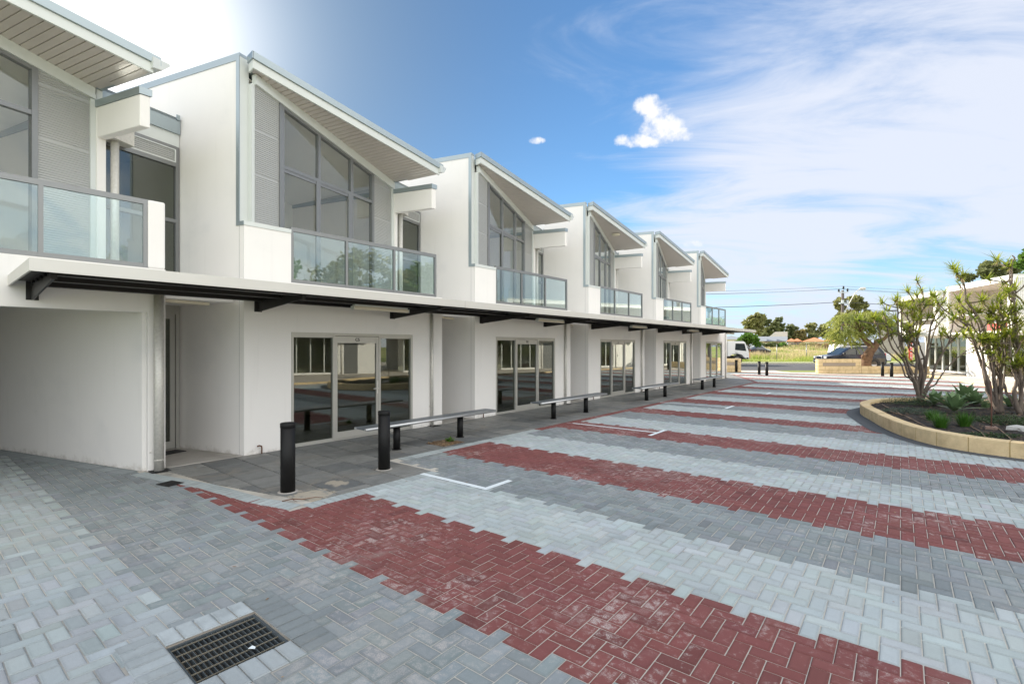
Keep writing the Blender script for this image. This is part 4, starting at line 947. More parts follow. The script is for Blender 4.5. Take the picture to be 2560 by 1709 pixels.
covermat(2450, 1090, .8, .25, .06, 1500, 'thin ground cover along the inside of the front wall')
# square of leaf litter cut out of the slabs, with a weed
b = MB(); b.box(-.24, .24, -.27, .27, .001, .0125); LP = b.build('tree_pit', mat('leaf_litter', (.12, .075, .04), .95, var=.6, scale=30, bump=1, bscale=60, col2=(.26, .19, .11), c2scale=14), loc=(-6.93, 6.36, 0)); LP.rotation_euler = (0, 0, R(2)); tag(LP, 'square patch of brown leaf litter set in the dark slabs by the bench', 'planting square')
V, F = [], []
for k in range(260):
    x_, y_ = random.uniform(-.23, .23), random.uniform(-.26, .26); blade(V, F, Vector((x_, y_, .014)), rdir(-.1, .5), random.uniform(.03, .07), .012, .3, 2, bulge=1)
o = bulk('dry_leaves', np.array(V), np.array(F), leafmat('brown_leaf', (.16, .08, .035), (.34, .23, .12), 9, .1)); o.location = (-6.93, 6.36, 0); tag(o, 'dry brown leaves heaped in the square patch among the slabs', 'leaves', kind='stuff')
V, F = [], []
for k in range(120): blade(V, F, Vector((random.gauss(0, .03), random.gauss(0, .03), 0)), rdir(.1, 1), random.uniform(.05, .12), .012, .6, 3, bulge=1)
o = bulk('weed', np.array(V), np.array(F), L_fig); o.location = (-6.98, 6.52, .012); tag(o, 'small bright green weed growing in the square of leaf litter', 'plant')
V, F = [], []
for k in range(230):
    if k < 120: x_, y_ = random.uniform(-8, 1.5), random.uniform(1.2, 14)
    elif k < 190: x_, y_ = random.uniform(-9.2, -7.5) if random.random() < .4 else random.gauss(-8.45, .12), random.uniform(2.0, 14)
    else: x_, y_ = random.gauss(-6.1, .5), random.gauss(9.6, .6)
    if (Vector((x_, y_)) - GC).length < .5 or (x_ > -1.6 and y_ > 11): continue
    blade(V, F, Vector((x_, y_, .012)), Vector((random.gauss(0, 1), random.gauss(0, 1), .12)), random.uniform(.012, .04), random.uniform(.003, .009), .2, 3, bulge=1)
tag(bulk('fallen_leaves', np.array(V), np.array(F), MATS['brown_leaf']), 'scattered small brown leaves and twigs on the paving', 'leaves', kind='stuff')
b = MB(); b.tube([(0, 0, .012), (.06, .09, .03), (.14, .17, .022), (.20, .30, .028), (.25, .38, .02)], [.006, .006, .005, .004, .002], 6); b.tube([(.06, .09, .03), (.12, .08, .03), (.16, .10, .015)], [.004, .003, .002], 6)
tag(b.build('fallen_twig', copper, loc=(-5.78, 2.72, .0)), 'thin brown twig lying on the slabs beside the nearest bollard', 'twig')
# ================================================================== SHOPS ACROSS THE YARD
white2 = mat('bright_white_cladding', (.80, .79, .76), .7, var=.03)
corr = mat('corrugated_sheet', (.50, .53, .53), .4, .35, var=.05)
taupe = mat('balcony_lining', (.64, .58, .52), .85, var=.04)
redpanel = mat('faded_red_panel', (.46, .075, .07), .6, var=.06)
def module(A, Ln, label, red=False, gx=1.0, gl=3.3):
    U = empty('shop_building', (A[0], A[1], 0), R(24.9)); tag(U, label, 'building', 'white boxed shop buildings across the yard')
    zb, zt, D = 2.55, 5.4, 7.0
    b = MB(); b.box(0, D, 0, Ln, 5.16, zt); b.box(0, D, 0, .14, 3.42, 5.16); b.box(0, D, -.03, .14, zb, 3.42); b.box(0, D, Ln - .14, Ln, zb, 5.16)
    b.box(0, .12, .14, .42, zb, 5.16); b.box(D - .1, D, .14, Ln - .14, zb, 5.16); b.box(.12, D - .1, .14, Ln - .14, zb, zb + .12)
    if not red: b.box(0, .12, .42, Ln - .14, zb, 3.3)
    b.build('frame_walls', white2, U)
    b = MB(); b.box(-.04, D, -.04, Ln + .03, zt + .002, zt + .06); b.build('roof_flashing', trim if False else lightmetal, U)
    b = MB()
    n = int((D - .1) / .09)
    for k in range(n): b.box(.1 + k * .09, .1 + k * .09 + .045, -.022, -.001, 3.43, 5.3)
    b.build('corrugated_side', corr, U)
    b = MB(); b.box(.121, 2.0, .141, .15, zb + .13, 5.15); b.box(.121, 2.0, Ln - .15, Ln - .141, zb + .13, 5.15); b.box(.121, 2.0, .15, Ln - .15, 5.13, 5.155)
    b.box(2.0, 2.1, .15, .7, zb + .13, 5.15); b.box(2.0, 2.1, 3.4, Ln - .15, zb + .13, 5.15); b.box(2.0, 2.1, .7, 3.4, 4.75, 5.15); b.build('balcony_lining', taupe, U)
    b = MB()
    for y in (.7, 1.55, 2.45, 3.34): b.box(1.99, 2.06, y, y + .06, zb + .13, 4.75)
    b.box(1.99, 2.06, .7, 3.4, 4.69, 4.75); b.build('balcony_window_frame', lightmetal, U)
    b = MB(); b.box(2.02, 2.03, .76, 3.34, zb + .13, 4.69); b.build('balcony_glass', G_dn, U)
    b = MB()
    b.box(.06, .09, .42, Ln - .14, 3.62, 3.68)
    if red: b.build('balcony_rail', lightmetal, U); b = MB(); b.box(.85, .9, .43, 3.45, zb - .0, 3.12); b.build('red_panel', redpanel, U); b = MB(); b.box(.8, .95, .43, 3.45, 3.121, 3.2); b.build('panel_ledge', white2, U)
    else: b.build('balcony_rail', lightmetal, U)
    b = MB(); b.box(gx, gx + .15, gl, Ln, .06, zb); b.box(gx, gx + .1, 0, gl, .06, .18); b.box(gx, gx + .12, .0, gl, 2.42, zb); b.box(gx + .16, D, Ln - .14, Ln - .001, .06, zb); b.box(D - .1, D, 0, Ln - .15, .06, zb); b.build('ground_wall', white2, U)
    b = MB(); k = max(2, round(gl / .85))
    for i in range(k + 1): y = .0 + (gl - .07) * i / k; b.box(gx - .03, gx + .08, y, y + .07, .18, 2.42)
    b.build('window_frame', lightmetal, U)
    for i in range(k):
        b = MB(); y0_ = .07 + (gl - .07) * i / k; y1_ = (gl - .07) * (i + 1) / k; b.box(gx + .03, gx + .036, y0_, y1_, .18, 2.42); b.build('window_glass', G_dn, U)
    b = MB(); b.box(gx - .01, gx - .002, gl + .35, gl + 1.2, .08, 2.15); D2 = b.build('side_door', alu if not red else white2, U); b = MB(); b.box(gx - .03, gx - .01, gl + .38, gl + .42, .95, 1.15); b.build('door_handle', darkv, D2)
    b = MB(); b.box(3.5, 3.6, .2, Ln - .2, .06, zb); b.box(gx + .2, 3.5, .1, Ln - .2, .055, .07); b.build('shop_interior', interior, U)
    b = MB(); b.tube([(gx - .04, gl + .2, .06), (gx - .04, gl + .2, zb)], .035, 10); b.build('downpipe', galv, U)
    return U
A1 = Vector((3.56, 35.09)); A2 = Vector((.80, 42.2)); st_ = A1 - A2
module(A1, 5.6, 'nearer white boxed shop with a red panel under its open balcony', True, 1.0, 3.3)
module(A2, 4.9, 'farther white boxed shop behind the left dragon tree, with plain white lower band', False, 1.6, 4.4)
for k, lb in enumerate(('boxed white shop next nearer the camera, beyond the right picture edge', 'boxed white shop two along beyond the right picture edge', 'boxed white shop three along beyond the right picture edge')): module(A1 + st_ * (k + 1), 5.6, lb, False, 1.0, 3.3)
# ------------------------------------------------------------------ limestone block walls
def block_wall(u0, Z, segs, label, plaque=None, th=.36, ang=0.):
    "segs: list of (length, courses)"
    o = at(u0, 866, Z); U = tag(empty('block_wall', (o.x, o.y, 0), R(YAW + ang)), label, 'wall'); bk = MB(); mo = MB(); x = 0; ch = .245
    tot_ = sum(s for s, _ in segs)
    for L_, nc in segs:
        mo.box(x + .012, x + L_ - .004, .008, th - .008, -.02, nc * ch - .006)
        for c in range(nc):
            xx = x - (.45 if (c % 2) else 0)
            while xx < x + L_ - .02:
                a = max(x, xx) + .012; e_ = min(x + L_, xx + .92) - .012
                if e_ - a > .05 and not (plaque and c == plaque[2] and a < plaque[1] and e_ > plaque[0] and False): bk.box(a, e_, 0, th, c * ch + .010, (c + 1) * ch - .010)
                xx += .92
        x += L_
    bk.build('stonework', limest, U, bevel=.006); mo.build('mortar', mortar, U)
    if plaque:
        b = MB(); b.box(plaque[0], plaque[1], -.012, -.001, plaque[2] * ch + .015, (plaque[2] + 1) * ch - .012); b.build('plaque', mat('grey_plaque', (.30, .25, .20), .5, var=.15, scale=6), U)
block_wall(2046, 33.6, [(2.9, 4), (4.6, 2)], 'cream block wall with a long grey plaque, stepping down past the leaning tree', (.30, 2.5, 2), ang=-1)
o_ = at(1853, 866, 35.2); block_wall(1700, 35.2, [(4.38, 4)], 'cream block wall end seen just beyond the last shop at the left of the entrance', (2.4, 3.9, 2))
# ------------------------------------------------------------------ leaning peppermint tree
def foliage_cloud(blobs, n, size, mats, hang=0., flat=.6, seed=1, parent=None, name='crown', wfac=.35):
    "leaf sprays inside ellipsoids; blobs: (centre, (rx, ry, rz))"
    rng = random.Random(seed); V, F = [], []; wts = [r[0] * r[1] * r[2] for _, r in blobs]; tw = sum(wts)
    for (c, r), wt in zip(blobs, wts):
        k = int(n * (wt / tw) ** .85 / sum((w_ / tw) ** .85 for w_ in wts)); subs = [(rdirr(rng), rng.uniform(.35, .95)) for _ in range(max(5, int(k / 55)))]
        for i in range(k):
            d, f = subs[rng.randrange(len(subs))]; p = Vector((d.x * r[0] * f, d.y * r[1] * f, d.z * r[2] * f)) + Vector((rng.gauss(0, .17) * r[0], rng.gauss(0, .17) * r[1], rng.gauss(0, .15) * r[2])) + Vector(c)
            if hang: dd = Vector((rng.gauss(0, .35), rng.gauss(0, .35), -1)); L_ = size * rng.uniform(.8, 2.0)
            else: dd = rdirr(rng); dd.z *= flat; L_ = size * rng.uniform(.6, 1.4)
            dd.normalize(); s_ = dd.cross(rdirr(rng)); s_ = s_.normalized() * L_ * wfac * rng.uniform(.6, 1.2)
            o = len(V); V += [tuple(p - s_ * .5), tuple(p + dd * L_ * .5 - s_), tuple(p + dd * L_), tuple(p + dd * L_ * .5 + s_)]; F.append((o, o + 1, o + 2, o + 3))
    return bulk(name, np.array(V), np.array(F), mats, parent)
def rdirr(rng):
    z = rng.uniform(-1, 1); a = rng.uniform(0, 6.283); r = math.sqrt(1 - z * z); return Vector((r * math.cos(a), r * math.sin(a), z))
def rel(u, v, Z, o, dz=0): return at(u, v, Z) - o + Vector((0, 0, dz))
o = at(2165, 917, 35.2); o.z = 0; T = tag(empty('weeping_tree', tuple(o)), 'bent weeping tree with a twisted brown trunk behind the low block wall', 'tree')
b = MB(); q = lambda u, v, d=0: rel(u, v, 35.2 + d, o)
limb(b, [q(2163, 925), q(2164, 905), q(2172, 885), q(2180, 868, .1), (q(2172, 858, .2)), q(2160, 845, .2), q(2148, 825, .1), q(2140, 805, -.1)], .42, .09, 10)
limb(b, [q(2180, 874, .1), q(2190, 862, .0), q(2193, 852, -.1), q(2203, 850, -.2), q(2215, 842, -.4), q(2225, 820, -.5)], .26, .07, 9)
limb(b, [q(2170, 900), q(2158, 892, -.2), q(2166 - 4, 886, -.3)], .2, .09, 8); limb(b, [q(2160, 845, .2), q(2140, 838, .6), q(2118, 828, .9)], .14, .05, 7); limb(b, [q(2150, 828), q(2165, 808, -.5), q(2172, 796, -.7)], .12, .04, 7); limb(b, [q(2148, 825), q(2125, 812, -.8), q(2105, 812, -1)], .1, .04, 7)
b.build('trunk', bark_brown, T)
bl = [(q(2150, 790, .2), (1.3, 1.2, .42)), (q(2185, 796, -.3), (1.0, 1.1, .5)), (q(2120, 812), (1.1, 1.3, .75)), (q(2140, 800, .3), (1.2, 1.4, .62)), (q(2168, 800, .2), (.9, 1.2, .6)), (q(2105, 835, -.2), (.75, 1.1, .7)), (q(2125, 845, .3), (.9, 1.2, .62)), (q(2150, 832, .6), (.8, 1.1, .62)), (q(2178, 822, .8), (.8, 1.1, .6)), (q(2200, 808, .3), (.7, 1.0, .5)), (q(2120, 856, .2), (.5, .8, .3)), (q(2098, 843), (.4, .7, .4)), (q(2205, 826, .2), (.45, .8, .4))]
rng = random.Random(3); V, F = [], []
for c, r in bl:
    for _ in range(int(120 * (r[0] * r[1]) ** .8)):
        d = rdirr(rng); d.z = abs(d.z) if rng.random() < .8 else d.z; f = rng.uniform(.55, 1.08); p = Vector(c) + Vector((d.x * r[0] * f, d.y * r[1] * f, d.z * r[2] * f)); v_ = Vector((d.x * .6, d.y * .6, .15))
        for s_ in range(rng.randint(4, 10)):
            v_ = (v_ + Vector((rng.gauss(0, .08), rng.gauss(0, .08), -.16))); v_.normalize(); p = p + v_ * .075
            for _k in range(2):
                dd = (v_ + Vector((rng.gauss(0, .4), rng.gauss(0, .4), -.5))).normalized(); L_ = rng.uniform(.11, .2); sd_ = dd.cross(rdirr(rng)).normalized() * L_ * .14; o_ = len(V)
                V += [tuple(p - sd_ * .4), tuple(p + dd * L_ * .45 - sd_), tuple(p + dd * L_), tuple(p + dd * L_ * .45 + sd_)]; F.append((o_, o_ + 1, o_ + 2, o_ + 3))
bulk('crown', np.array(V), np.array(F), L_willow, T)
# ------------------------------------------------------------------ vehicles
paint_navy = mat('navy_car_paint', (.006, .011, .028), .16, 0, var=0); paint_white = mat('white_car_paint', (.72, .72, .70), .3, var=.02); paint_taupe = mat('bronze_sill_paint', (.075, .058, .036), .3, 0, var=.05); paint_silver = mat('silver_car_paint', (.48, .52, .54), .3, .5, var=.02)
tyre = mat('tyre_rubber', (.015, .015, .015), .85, var=.2); rimm = mat('alloy_rim', (.40, .40, .40), .35, .8, var=0); redl = mat('red_tail_lens', (.45, .02, .015), .3, var=0); amber = mat('amber_lens', (.75, .20, .02), .3, var=0); clearl = mat('headlamp_lens', (.6, .62, .62), .15, .2, var=0); blackp = mat('black_plastic', (.02, .02, .02), .6, var=0)
def vehicle(name, loc, rz, label, cat, prof, glassz, W_, paint, Rw, axles, low=None, roofbox=False, frontlens=clearl, sideglass=None, group=None):
    "prof: side outline (x forward, z); everything above glassz leans inward"
    U = tag(empty(name, loc, rz), label, cat, group); b = MB(); zmax = max(z for _, z in prof)
    def hw(z): return W_ / 2 * (1 - .16 * max(0, (z - glassz) / (zmax - glassz)) - .03 * max(0, (.5 - z) / .5))
    n = len(prof); vs = [(x, -hw(z), z) for x, z in prof] + [(x, hw(z), z) for x, z in prof]
    b.add(vs, [tuple(range(n)), tuple(range(2 * n - 1, n - 1, -1))] + [((i + 1) % n, i, n + i, n + (i + 1) % n) for i in range(n)])
    b.build('body', paint, U, bevel=.05)
    if low:
        b = MB(); b.box(prof[0][0] + .1, low[0], -W_ / 2 - .004, W_ / 2 + .004, .34, low[1]); b.build('lower_body', paint_taupe, U, bevel=.02)
    for poly in sideglass:
        for sgn in (-1, 1):
            b = MB(); vs = [(x, sgn * (hw(z) + .004), z) for x, z in poly] + [(x, sgn * (hw(z) - .02), z) for x, z in poly]; k = len(poly)
            b.add(vs, [tuple(range(k)) if sgn < 0 else tuple(range(k - 1, -1, -1))] + [(i, (i + 1) % k, k + (i + 1) % k, k + i) for i in range(k)]); b.build('window', G_car if False else MATS['car_window'], U)
    for x in axles:
        for sgn in (-1, 1):
            Wh = MB(); y = sgn * (W_ / 2 - .10); Wh.lathe([(Rw * .62, -.11), (Rw * .96, -.11), (Rw, -.07), (Rw, .07), (Rw * .96, .11), (Rw * .62, .11)], (x, y, Rw), 24, axis='y'); w_ = Wh.build('wheel', tyre, U)
            r_ = MB(); r_.lathe([(0.001, sgn * .085), (Rw * .5, sgn * .095), (Rw * .63, sgn * .105)], (x, y, Rw), 20, axis='y'); r_.build('rim', rimm, w_)
            a_ = MB(); a_.lathe([(Rw * 1.02, sgn * (.108)), (Rw * 1.24, sgn * (.108))], (x, y, Rw + .02), 24, axis='y'); a_.build('wheel_arch', blackp, U)
    return U
carw = mat('car_window', (.02, .028, .032), .06, 0, var=0, spec=.9)
def front(U, x, y, z, m, name, sx=.04, sy=.16, sz=.08):
    for s in (-1, 1): b = MB(); b.box(x - sx, x + sx, s * y - sy, s * y + sy, z - sz, z + sz); b.build(name, m, U, bevel=.02)
# dark four wheel drive parked behind the stone wall, nose to the left
o = at(2123, 919, 42); suv = vehicle('parked_car', (o.x, o.y, 0), R(YAW + 180), 'dark blue four wheel drive with a roof box, parked beyond the block wall', 'car',
 [(-2.45, .45), (2.45, .45), (2.5, .75), (2.44, 1.02), (1.35, 1.16), (.55, 1.72), (.3, 1.80), (-2.05, 1.80), (-2.35, 1.35), (-2.47, 1.0)], 1.12, 1.88, paint_navy, .38, (1.5, -1.45), low=(2.35, .85),
 sideglass=[[(1.15, 1.17), (.52, 1.63), (.05, 1.66), (.05, 1.17)], [(-.03, 1.17), (-.03, 1.66), (-.95, 1.66), (-1.0, 1.17)], [(-1.1, 1.17), (-1.05, 1.66), (-1.85, 1.64), (-2.1, 1.2)]])
b = MB(); b.box(-1.3, .15, -.55, .55, 1.90, 2.12); b.build('roof_box', blackp, suv, bevel=.05); b = MB()
for x in (-1.6, -.5, .4): b.box(x - .02, x + .02, -.75, .75, 1.83, 1.88)
b.box(-1.7, .5, -.78, -.74, 1.84, 1.87); b.box(-1.7, .5, .74, .78, 1.84, 1.87); b.build('roof_rack', rimm, suv)
b = MB(); b.add([(1.37, -.72, 1.17), (1.37, .72, 1.17), (.60, .66, 1.70), (.60, -.66, 1.70), (1.33, -.72, 1.15), (1.33, .72, 1.15), (.56, .66, 1.68), (.56, -.66, 1.68)], [(0, 1, 2, 3), (7, 6, 5, 4), (0, 4, 5, 1), (3, 2, 6, 7)]); b.build('windscreen', carw, suv)
front(suv, 2.44, .68, .92, clearl, 'headlight', .08, .18, .09); front(suv, -2.42, .8, 1.1, redl, 'tail_light', .05, .1, .18); b = MB(); b.tube([(2.5, -.8, .5), (2.66, -.7, .62), (2.66, .7, .62), (2.5, .8, .5)], .035, 8); b.tube([(2.64, -.45, .62), (2.6, -.42, 1.02), (2.6, .42, 1.02), (2.64, .45, .62)], .03, 8); b.build('bull_bar', rimm, suv)
for s in (-1, 1): b = MB(); b.box(1.0, 1.18, s * 1.0 - .1, s * 1.0 + .1, 1.16, 1.32); b.build('side_mirror', blackp, suv, bevel=.03)
o = at(2147, 908, 50.2); van = vehicle('parked_van', (o.x, o.y, 0), R(YAW), 'white van standing across the road, mostly hidden behind the dark four wheel drive', 'van',
 [(-2.6, .4), (2.55, .4), (2.62, .8), (2.45, 1.08), (1.95, 1.22), (1.15, 2.0), (.8, 2.08), (-2.5, 2.08), (-2.62, 1.2)], 1.15, 1.9, paint_white, .34, (1.75, -1.7), sideglass=[[(1.72, 1.22), (1.12, 1.86), (.5, 1.88), (.5, 1.22)], [(.35, 1.25), (.35, 1.88), (-.8, 1.88), (-.8, 1.25)]])
b = MB(); b.add([(1.97, -.75, 1.23), (1.97, .75, 1.23), (1.18, .68, 1.99), (1.18, -.68, 1.99), (1.93, -.75, 1.2), (1.93, .75, 1.2), (1.14, .68, 1.97), (1.14, -.68, 1.97)], [(3, 2, 1, 0), (4, 5, 6, 7), (1, 5, 4, 0), (7, 6, 2, 3)]); b.build('windscreen', carw, van)
front(van, 2.55, .7, .85, clearl, 'headlight', .06, .16, .1)
for s in (-1, 1): b = MB(); b.box(1.35, 1.5, s * 1.05 - .12, s * 1.05 + .12, 1.25, 1.5); b.build('side_mirror', blackp, van, bevel=.03)
b = MB(); b.box(2.5, 2.64, -.9, .9, .35, .58); b.build('bumper', blackp, van, bevel=.04)
# truck cab at the left end of the road
o = at(1862, 905, 50); tr = tag(empty('truck', (o.x, o.y, 0), R(YAW)), 'white truck cab poking out behind the last shop', 'truck')
b = MB(); pf = [(-2.2, .85), (-1.95, .85), (-1.75, 1.05), (-1.2, 1.12), (-.75, 1.0), (-.5, .72), (-.02, .55), (0, 1.0), (-.10, 1.45), (-.42, 2.25), (-.6, 2.36), (-2.2, 2.36)]; n = len(pf)
b.add([(x, -1.0, z) for x, z in pf] + [(x, 1.0, z) for x, z in pf], [tuple(range(n)), tuple(range(2 * n - 1, n - 1, -1))] + [((i + 1) % n, i, n + i, n + (i + 1) % n) for i in range(n)]); b.build('cab', paint_white, tr, bevel=.05)
b = MB(); b.add([(x, y, z) for y in (-1.012, -.99) for x, z in ((-1.45, 1.5), (-.32, 1.38), (-.5, 2.12), (-1.4, 2.15))], [(0, 1, 2, 3), (7, 6, 5, 4), (0, 4, 5, 1), (1, 5, 6, 2), (2, 6, 7, 3), (3, 7, 4, 0)]); b.build('side_window', carw, tr)
b = MB(); b.box(-.02, .05, -.98, -.80, .75, 1.15); b.build('indicator', amber, tr, bevel=.02); b = MB(); b.box(-.3, -.12, -1.03, -1.01, .6, .75); b.build('step', blackp, tr); b = MB(); b.box(-1.45, -1.15, -1.02, -1.008, 1.22, 1.26); b.build('door_handle', blackp, tr)
b = MB(); b.lathe([(.3, -.13), (.46, -.13), (.48, -.08), (.48, .08), (.46, .13), (.3, .13)], (-1.2, -.85, .48), 24, axis='y'); w_ = b.build('wheel', tyre, tr); b = MB(); b.lathe([(.001, -.1), (.3, -.11)], (-1.2, -.85, .48), 20, axis='y'); b.build('rim', rimm, w_)
b = MB(); b.box(-7.5, -2.3, -1.1, 1.1, .95, 2.6); b.build('cargo_box', paint_white, tr, bevel=.02); b = MB(); b.box(-7.4, -.1, -.45, .45, .55, .9); b.build('chassis', blackp, tr)
b = MB(); b.lathe([(.3, -.13), (.46, -.13), (.48, -.08), (.48, .08), (.46, .13), (.3, .13)], (-6, -.9, .48), 24, axis='y'); b.build('wheel', tyre, tr)
sedan = [(-2.3, .35), (2.2, .35), (2.3, .7), (1.35, .92), (.7, 1.38), (-.6, 1.42), (-1.7, 1.08), (-2.3, 1.0)]
for (u, rot, pr_, pt_, lb, hh, nm) in ((1852, 20, [(-2.2, .4), (2.3, .4), (2.35, .8), (1.4, 1.05), (.7, 1.62), (-1.7, 1.64), (-2.15, 1.1)], paint_silver, 'silver hatchback, leftmost of the cars parked in the field', 1.0, 'hatchback'), (1892, 200, sedan, paint_navy, 'dark blue sedan parked in the field grass', .9, 'sedan'), (1890, 190, [(-2.2, .4), (2.3, .4), (2.35, .8), (1.4, 1.0), (.7, 1.56), (-1.7, 1.56), (-2.15, 1.1)], paint_silver, 'pale blue silver car just behind the dark sedan', 1.0, 'car')):
    Zc = 84 if nm != 'car' else 90
    o = at(u, 894, Zc); sgx = [[(1.15, hh + .05), (.62, 1.30 if pr_ is sedan else 1.5), (-.5, 1.33 if pr_ is sedan else 1.52), (-1.2, hh + .1)]]
    vv = vehicle('parked_car', (o.x, o.y, float(terr(Zc))), R(YAW + rot + 180), lb, 'car', pr_, .95, 1.8, pt_, .31, (1.4, -1.4), sideglass=sgx, group='cars parked in the field'); front(vv, -2.2, .7, .85, redl, 'tail_light', .12, .18, .1)
# ------------------------------------------------------------------ power pole, wires, fence posts, flag
o = at(2104, 866, 53); o.z = 0; PL = tag(empty('power_pole', tuple(o), R(YAW)), 'timber power pole with insulators and a curved street lamp arm', 'power pole')
timber = mat('weathered_timber', (.10, .085, .075), .9, var=.25, scale=4); porc = mat('black_porcelain', (.015, .013, .015), .35, var=0)
k_ = 53 / 1230
b = MB(); b.tube([(0, 0, -.2), (.1, 0, 4), (.12, 0, 7.85)], [.19, .165, .13], 14); b.build('pole', timber, PL); b = MB(); b.tube([(-.0, 0, -.0), (.03, 0, 1.6)], [.2, .19], 14); b.build('pole_base', paint_white, PL)
b = MB(); b.box(-.42, .65, -.16, -.08, 7.58, 7.70); b.tube([(.12, 0, 7.8), (.12, 0, 8.05)], .03, 8); b.build('crossarm', paint_silver, PL)
for x, z in ((-.38, 7.70), (.56, 7.74), (.12, 8.0)): b = MB(); b.lathe([(.0, .34), (.07, .32), (.1, .26), (.06, .22), (.11, .16), (.07, .1), (.09, .0), (0, 0)], (x, -.12, z), 12); b.build('insulator', porc, PL)
b = MB(); b.box(-.25, .5, -.25, .1, 6.42, 6.56); b.box(-.2, .0, -.4, -.2, 6.45, 6.8); b.box(.3, .5, -.4, -.2, 6.45, 6.8); b.build('service_bracket', paint_silver, PL)
b = MB(); b.tube(catmull([(.1, -.15, 5.2), (.55, -.2, 6.2), (1.15, -.2, 7.3), (1.45, -.2, 7.7), (1.75, -.2, 7.95), (2.0, -.2, 8.02)]), .045, 8); A_ = b.build('lamp_arm', galv, PL)
b = MB(); b.tube([(1.75, -.2, 7.97), (1.95, -.2, 8.04), (2.35, -.2, 8.06), (2.42, -.2, 8.05)], [.06, .13, .15, .08], 12); b.build('lamp_head', galv, PL)
b = MB(); b.box(1.95, 2.3, -.3, -.1, 7.88, 7.93); b.build('lamp_glass', clearl, PL, bevel=.02)
wire = mat('cable', (.04, .04, .045), .6, var=0); base_ = Vector(tuple(PL.location)); ax = CR
for i, (x, z, r_, dzl, dzr) in enumerate(((.12, 8.32, .012, -.25, -.5), (-.38, 8.02, .012, -.3, -.6), (.56, 8.05, .012, -.25, -.6), (.0, 6.62, .028, -.35, -.4), (.4, 5.9, .02, 0, -1.6))):
    pts = []
    for s in ((-40, 0) if i != 4 else (0,)):
        pass
    for j in range(25):
        s = -42 + 84 * j / 24 if i != 4 else 42 * j / 24
        sag = -1.0 * (1 - ((abs(s) - 21) / 21) ** 2) ; zz_ = z + sag * .55 + (dzl if s < 0 else dzr) * abs(s) / 42
        p = ax * (s + x) + Vector((0, 0, zz_)) + CF * (.02 * s if i != 4 else -.25 * s); pts.append(p)
    b = MB(); b.tube(pts, r_, 5); tag(b.build('overhead_wire', wire, loc=(base_.x, base_.y, 0)), ['highest thin wire on the top pin of the power pole', 'thin wire on the left insulator of the power pole', 'thin wire on the right insulator of the power pole', 'thick lower cable strung across the road side sky', 'lowest service cable leaving the pole to the right'][i], 'wire', 'wires on the power pole')
P0 = None
for i, (u, top) in enumerate(((1863, 0), (1942, 1), (2016, 2), (2093, 3))):
    o = at(u, 903, 60.8)
    b = MB()
    if P0 is None: b.cyl(0, 0, 0, 2.02, .045, 10); b.lathe([(0, .06), (.05, .04), (.055, 0)], (0, 0, 2.02), 10); P0 = b.build('fence_post', alu, loc=(o.x, o.y, 0)); p_ = P0
    else: p_ = P0.copy(); COL.objects.link(p_); p_.location = (o.x, o.y, 0)
    tag(p_, ['thin grey post beside the truck cab', 'thin grey post below the dark hedge', 'thin grey post in front of the brown scrub', 'thin grey post just left of the weeping tree'][i], 'post', 'fence posts in the field')
flagm = mat('red_flag_cloth', (.62, .045, .045), .8, var=.05)
o = at(2276, 905, 38.6); o.z = 0; FL = tag(empty('feather_flag', tuple(o), R(YAW)), 'red feather flag with white vertical lettering in front of the farther boxed shop', 'flag')
b = MB(); b.tube([(.16, 0, 0), (.16, 0, 1.6), (.15, 0, 2.35), (.05, 0, 2.6)], .014, 6); b.build('flagpole', lightmetal, FL)
V = []; nS = 14
for i in range(nS + 1):
    t = i / nS; z = .68 + t * 1.9; wl = .30 * math.sin(math.pi * min(1, (t * .86 + .14) if t > .1 else t * 2.4 + .05)) ** .6 if t < 1 else 0
    wl = .30 * (min(1, t / .12 + .3)) * (1 - max(0, (t - .6) / .4) ** 1.8); yy = .02 * math.sin(z * 4)
    V += [(.15 - wl, yy, z), (.15, yy * .3, z), (.15 - wl, yy + .006, z), (.15, yy * .3 + .006, z)]
b = MB(); F = []
for i in range(nS): a = 4 * i; F += [(a, a + 1, a + 5, a + 4), (a + 2, a + 6, a + 7, a + 3), (a, a + 4, a + 6, a + 2), (a + 1, a + 3, a + 7, a + 5)]
F += [(0, 2, 3, 1), (4 * nS, 4 * nS + 1, 4 * nS + 3, 4 * nS + 2)]; b.add(V, F); b.build('flag_cloth', flagm, FL)
textobj('lettering', 'L\nE\nA\nS\nE', .26, MATS['white_car_paint'], FL, Matrix.Translation((.02, -.028, 1.52)) @ Matrix.Rotation(R(90), 4, 'X'), space=1.05)
